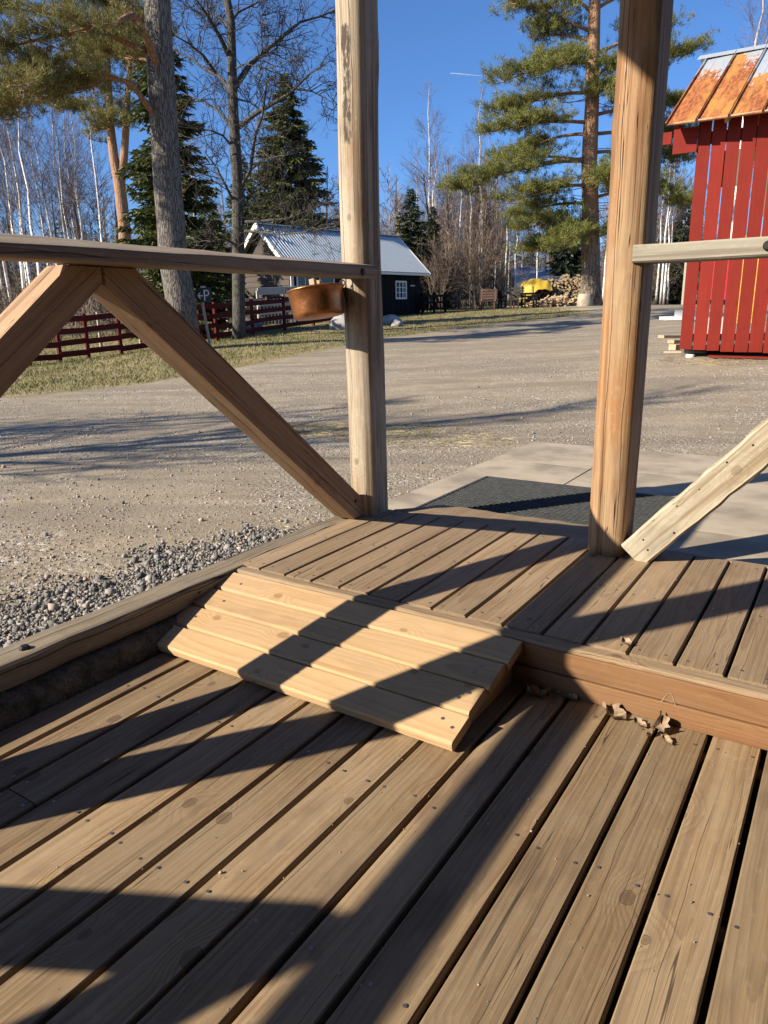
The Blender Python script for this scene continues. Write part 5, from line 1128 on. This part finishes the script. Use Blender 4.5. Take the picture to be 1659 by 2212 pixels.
# ------------------------------------------------------------------ red rail fence
def fence_run(f, p0, p1, n, heights, mat, postmat, thick=.028, rh=.12, post_h=1.12, last=True):
    p0, p1 = Vector(p0), Vector(p1); d = (p1-p0)
    for k in range(n+(1 if last else 0)):
        p = on_ground(p0+d*(k/n)); beam('post', p-Vector((0, 0, .2)), p+Vector((random.gauss(0, .012), random.gauss(0, .012), post_h)), .085, .085, postmat, f, up=(d.y, -d.x, .001), ch=.006)
    off = Vector((d.y, -d.x, 0)).normalized()*.06
    for k in range(n):
        a, b = on_ground(p0+d*(k/n)), on_ground(p0+d*((k+1)/n))
        for h in heights: beam('rail', a+off+Vector((0, 0, h+random.gauss(0, .012))), b+off+Vector((0, 0, h+random.gauss(0, .012))), thick, rh, mat, f, ch=.003)
FPTS = [G(60, 792), G(190, 774), G(330, 760), G(470, 741), G(618, 716), G(735, 698)]
rf = thing('rail_fence', 'dark red rail fence of four boards along the lawn', 'fence', FPTS[2])
DF = [17.6, 19.0, 20.2, 22.2, 25.4, 29.0]
FP2 = []
for (x_, _), D in zip(((60, 0), (190, 0), (330, 0), (470, 0), (618, 0), (735, 0)), DF): FP2.append(on_ground(P(x_, 760, D)))
for i in range(5): fence_run(rf, FP2[i], FP2[i+1], 2, (.16, .44, .73, 1.0), M['fence_red'], M['fence_red'], rh=.14, last=(i == 4))
fence_run(rf, on_ground(P(-160, 800, 15.6)), FP2[0], 2, (.16, .44, .73, 1.0), M['fence_red'], M['fence_red'], last=False)
gf = thing('rail_fence', 'grey unpainted rail fence behind the dark red fence', 'fence', on_ground(P(420, 700, 26)))
GP = [on_ground(P(x_, 700, D)) for x_, D in ((120, 23), (300, 24.5), (420, 26), (560, 28.2))]
for i in range(3): fence_run(gf, GP[i], GP[i+1], 2, (.55, 1.0), M['postgrey'], M['postgrey'], last=(i == 2))
wf_ = thing('picket_gate', 'whitewashed wooden gate fence in front of the house', 'gate', on_ground(P(600, 690, 28.2)))
a, b = on_ground(P(560, 690, 28.2)), on_ground(P(722, 690, 29.6)); fence_run(wf_, a, b, 3, (.25, .52, .79), M['whitewash'], M['whitewash'], .03, .085, 1.35)
beam('top_board', a+Vector((0, 0, 1.32)), b+Vector((0, 0, 1.28)), .05, .26, M['whitewash'], wf_)
for k in range(22):
    p = on_ground(a.lerp(b, (k+.5)/22)); beam('picket', p+Vector((0, 0, .08)), p+Vector((0, 0, 1.0)), .05, .02, M['whitewash'], wf_, up=(0, 1, 0))
# dark fence right of the house
df = thing('low_fence', 'low black rail fence at the right corner of the house', 'fence', on_ground(P(940, 675, 36)))
a, b = on_ground(P(912, 675, 35.2)), on_ground(P(962, 675, 36.5)); fence_run(df, a, b, 2, (.2, .5, .8), M['black'], M['black'], .04, .1, .95)
for k in range(7):
    p = on_ground(a.lerp(b, (k+.5)/7)); beam('picket', p+Vector((0, 0, .1)), p+Vector((0, 0, .85)), .05, .03, M['black'], df, up=(0, 1, 0))
# ------------------------------------------------------------------ parking sign
sb = on_ground(P(455, 742, 17.4)); st_ = P(436, 655, 17.4); sg = thing('parking_sign', 'black sign with a white arrow and letter P on a wooden stake', 'sign', sb)
beam('stake', sb-Vector((0, 0, .1)), st_+Vector((0, 0, .12)), .055, .04, M['postgrey'], sg, up=tuple(-FH), ch=.004)
pn = P(440, 637, 17.33); Fp = bframe(pn, 0); w2, h2 = .175, .165
b_ = bx('sign_panel', (-w2, -.012, -h2), (w2, .006, h2), M['sign'], sg, Fp, 'x'); bx('top_cleat', (-.06, -.014, h2-.005), (.06, .01, h2+.03), M['whitewash'], sg, Fp, 'x')
m = MB()
def st2(pts, wdt=.026):
    for a, b in zip(pts, pts[1:]):
        a, b = Vector((a[0], 0, a[1])), Vector((b[0], 0, b[1])); d = (b-a).normalized()*wdt*.45; n = (b-a).cross(Vector((0, 1, 0))).normalized()*wdt/2; a = a-d; b = b+d
        m.add([Fp @ Vector((p.x, -.0145, p.z)) for p in (a-n, b-n, b+n, a+n)], [(0, 1, 2, 3)])
st2([(.02, -.115), (.02, .095)]); st2([(.02, .095), (.075, .1), (.115, .075), (.122, .04), (.105, .0), (.07, -.018), (.02, -.015)]); st2([(-.03, -.02), (-.13, -.02)], .024); st2([(-.085, .035), (-.135, -.02), (-.085, -.075)], .024)
obj('lettering', m.mesh('letters'), M['letter'], sg)
# ------------------------------------------------------------------ boulders and the concrete block
def boulder(label, p, s, seed, group='boulders by the lawn'):
    bv, bf = ico(); g = np.random.default_rng(seed)
    import bmesh
    bm = bmesh.new(); bmesh.ops.create_icosphere(bm, subdivisions=3, radius=1)
    k = g.normal(size=(7, 3))
    for v in bm.verts:
        q = 1+sum(.09*math.sin(float(kk@np.array(v.co))*2.2+i) for i, kk in enumerate(k)); v.co = Vector((v.co.x*q*s[0], v.co.y*q*s[1], max(v.co.z*q, -.5)*s[2]))
    me = bpy.data.meshes.new('boulder'); bm.to_mesh(me); bm.free(); me.polygons.foreach_set('use_smooth', [True]*len(me.polygons))
    tag(obj('boulder', me, M['boulder'], None, Matrix.Translation(p+Vector((0, 0, s[2]*.3)))), label, 'boulder', group)
boulder('pale boulder just left of the left post', on_ground(P(738, 700, 24.5)), (.42, .35, .40), 1)
boulder('grey boulder just right of the left post', on_ground(P(846, 690, 26.5)), (.38, .3, .22), 2)
boulder('smaller grey stone lying on the lawn before the grey boulder', on_ground(P(857, 697, 25)), (.22, .2, .15), 3)
boulder('white stone on the ground inside the red fence', on_ground(P(550, 715, 26)), (.4, .3, .28), 4)
p = on_ground(P(1263, 660, 34.6)); m = MB(); m.lathe([(0, .55), (.30, .55), (.34, .52), (.36, 0), (.36, -.2)], 24); tag(obj('concrete_block', m.mesh('block', True), M['concrete'], None, Matrix.Translation(p)), 'round grey concrete block at the foot of the big pine', 'block')
# ------------------------------------------------------------------ firewood
def logs(name, items, parent, endm, barkm):
    me_b = MB(); me_e = MB()
    for p, d, r, L in items:
        p = Vector(p); d = Vector(d).normalized(); n = 7; a = Vector((d.y, -d.x, 0.0001)).normalized(); b = d.cross(a); q = p+d*L
        r0_ = [p+(a*math.cos(2*math.pi*j/n)+b*math.sin(2*math.pi*j/n))*r*random.uniform(.85, 1.1) for j in range(n)]; r1_ = [v+d*L for v in r0_]
        me_b.add(r0_+r1_, [(j, (j+1) % n, n+(j+1) % n, n+j) for j in range(n)]+[tuple(range(n, 2*n))]); me_e.add([v-d*.004 for v in r0_], [tuple(reversed(range(n)))])
    o1 = obj(name, me_b.mesh(name), barkm, parent); o2 = obj('cut_ends', me_e.mesh('ends'), endm, parent); o1['kind'] = 'stuff'; o2['kind'] = 'stuff'
w0 = on_ground(P(1215, 664, 39)); wp = thing('firewood_stack', 'tall stack of round firewood with pale cut ends beside the big pine', 'firewood', w0)
it = []
for k in range(900):
    a_ = random.uniform(-1, 1); uu_ = 1.05*a_; top = (1.5-.35*max(0, -a_)+.12*math.sin(a_*9))*(1 if a_ < .8 else .9); z = random.uniform(0, 1)*top
    it.append((w0+RH*(uu_+.0)+FH*(random.uniform(-.25, .05)+.25*z/1.5)+Vector((0, 0, z)), FH+RH*random.gauss(0, .08)+Vector((0, 0, random.gauss(0, .08))), random.uniform(.035, .065), .5))
logs('logs', it, wp, M['birchend'], M['bark_dark'])
w1 = on_ground(P(1205, 666, 37)); sp_ = thing('split_wood_heap', 'loose heap of split logs in front of the firewood stack', 'firewood', w1); it = []
for k in range(260):
    a_ = random.gauss(0, .55); hgt = max(.04, .55*(1-abs(a_)/1.5)); it.append((w1+RH*a_*1.25+FH*random.gauss(0, .35)+Vector((0, 0, random.uniform(0, hgt))), Vector((random.gauss(0, 1), random.gauss(0, 1), random.gauss(0, .35))), random.uniform(.03, .06), random.uniform(.25, .42)))
logs('logs', it, sp_, M['birchend'], M['plank'])
w2 = on_ground(P(1155, 665, 38.6)); dk = thing('covered_wood_pile', 'dark weathered wood pile under the yellow tarpaulin', 'firewood', w2); it = []
for k in range(420):
    a_ = random.uniform(-1, 1); top = 1.25*(1-.35*a_*a_); it.append((w2+RH*a_*1.15+FH*random.uniform(-.3, .3)+Vector((0, 0, random.uniform(0, top))), FH+RH*random.gauss(0, .25), random.uniform(.04, .08), .5))
logs('logs', it, dk, M['bark_dark'], M['bark_dark'])
m = MB(); nx_, ny_ = 26, 14; vs = []
for i in range(nx_+1):
    for j in range(ny_+1):
        a_, t_ = -1+2*i/nx_, j/ny_
        dpt = -.75+1.5*t_; hgt = 1.45*(1-.25*(a_-.25)**2)-.5*max(0, -.15-dpt)**1.1*2.0*(1.1-.4*a_)+.035*math.sin(a_*6+t_*4)+.02*math.sin(a_*13-t_*7)
        if a_ < -.55: hgt -= (abs(a_)-.55)*1.5
        vs.append(w2+RH*(a_*.86-.16+.03*math.sin(t_*5))+FH*(dpt-.1+.04*math.sin(a_*7))+Vector((0, 0, max(.25, hgt))))
m.add(vs, [(i*(ny_+1)+j, (i+1)*(ny_+1)+j, (i+1)*(ny_+1)+j+1, i*(ny_+1)+j+1) for i in range(nx_) for j in range(ny_)]); k = len(m.v)
m.add([v-Vector((0, 0, .02)) for v in vs], [(i*(ny_+1)+j, i*(ny_+1)+j+1, (i+1)*(ny_+1)+j+1, (i+1)*(ny_+1)+j) for i in range(nx_) for j in range(ny_)])
tag(obj('tarpaulin', m.mesh('tarp', True), M['yellow']), 'creased yellow tarpaulin thrown over the wood pile', 'tarpaulin')
# ------------------------------------------------------------------ garden seats
def bench(label, p, ang, Wd, mat, slats=4, arm=False, name='garden_bench', cat='bench'):
    t = thing(name, label, cat, p); Fb_ = bframe(p, ang)
    for k in range(3): bx('seat_slat', (0, -.05-.14*k-.11, .42), (Wd, -.05-.14*k, .45), mat, t, Fb_, 'x')
    for k in range(slats): bx('back_slat', (0, .02+.03*k, .52+.13*k), (Wd, .05+.03*k, .62+.13*k), mat, t, Fb_, 'x')
    for xx in (.06, Wd-.12):
        for yy in (-.42, -.02): bx('leg', (xx, yy, -.05), (xx+.06, yy+.06, .43), mat, t, Fb_)
        beam('back_post', Fb_ @ Vector((xx+.03, .02, .4)), Fb_ @ Vector((xx+.03, .16, 1.05)), .06, .04, mat, t, up=(0, 1, 0))
        if arm: bx('armrest', (xx, -.45, .62), (xx+.06, .04, .66), mat, t, Fb_, 'y'); bx('arm_post', (xx, -.43, .43), (xx+.05, -.38, .62), mat, t, Fb_)
    return t
brown = M['fence_red'] if False else simple('brown bench paint', (.11, .055, .035), .6, 0, .2, 8, .1)
bench('brown slatted garden bench on the lawn left of the tarpaulin', on_ground(P(1036, 668, 37.0)), -14, .85, brown)
bench('black garden chair on the lawn just right of the brown bench', on_ground(P(1064, 668, 37.6)), 25, .62, M['black'], 3, True, 'garden_chair', 'chair')
bench('black metal chair standing in front of the yellow tarpaulin', on_ground(P(1106, 667, 36.5)), -30, .55, M['iron'], 4, True, 'garden_chair', 'chair')
bench('black metal seat between the chair and the split wood', on_ground(P(1124, 668, 36.2)), 8, .75, M['iron'], 2, True, 'garden_chair', 'chair')
# slim pole at the road
p = on_ground(P(1474, 660, 44)); tag(beam('pole', p-Vector((0, 0, .1)), p+Vector((0, 0, 2.9)), .14, .14, M['postgrey'], None, up=(0, 1, 0), ch=.02), 'slim grey wooden pole at the edge of the wood left of the shed', 'pole')
# ------------------------------------------------------------------ contrail, far up in the sky
m = MB(); a = CP+ray(972, 158)*3000; b = CP+ray(1050, 165)*3000
pts = [a.lerp(b, i/8) for i in range(9)]; m.tube(pts, [.4, 1.9, 2.4, 2.2, 1.8, 1.5, 1.1, .7, .3], 6)
cm, nt_, bs = new_mat('contrail ice'); q = NB(nt_); tr_ = q.n('BsdfTransparent'); ms = q.n('MixShader'); ms.inputs[0].default_value = .32; bs.inputs['Base Color'].default_value = (.9, .9, .9, 1)
nt_.links.new(tr_.outputs[0], ms.inputs[1]); nt_.links.new(bs.outputs[0], ms.inputs[2]); nt_.links.new(ms.outputs[0], nt_.nodes['Material Output'].inputs[0])
tag(obj('contrail', m.mesh('contrail', True), cm), 'thin short white contrail in the blue sky left of the big pine', 'contrail')
for o in bpy.data.objects:
    if o.type == 'MESH' and len(o.data.materials) == 0: print('no material', o.name)
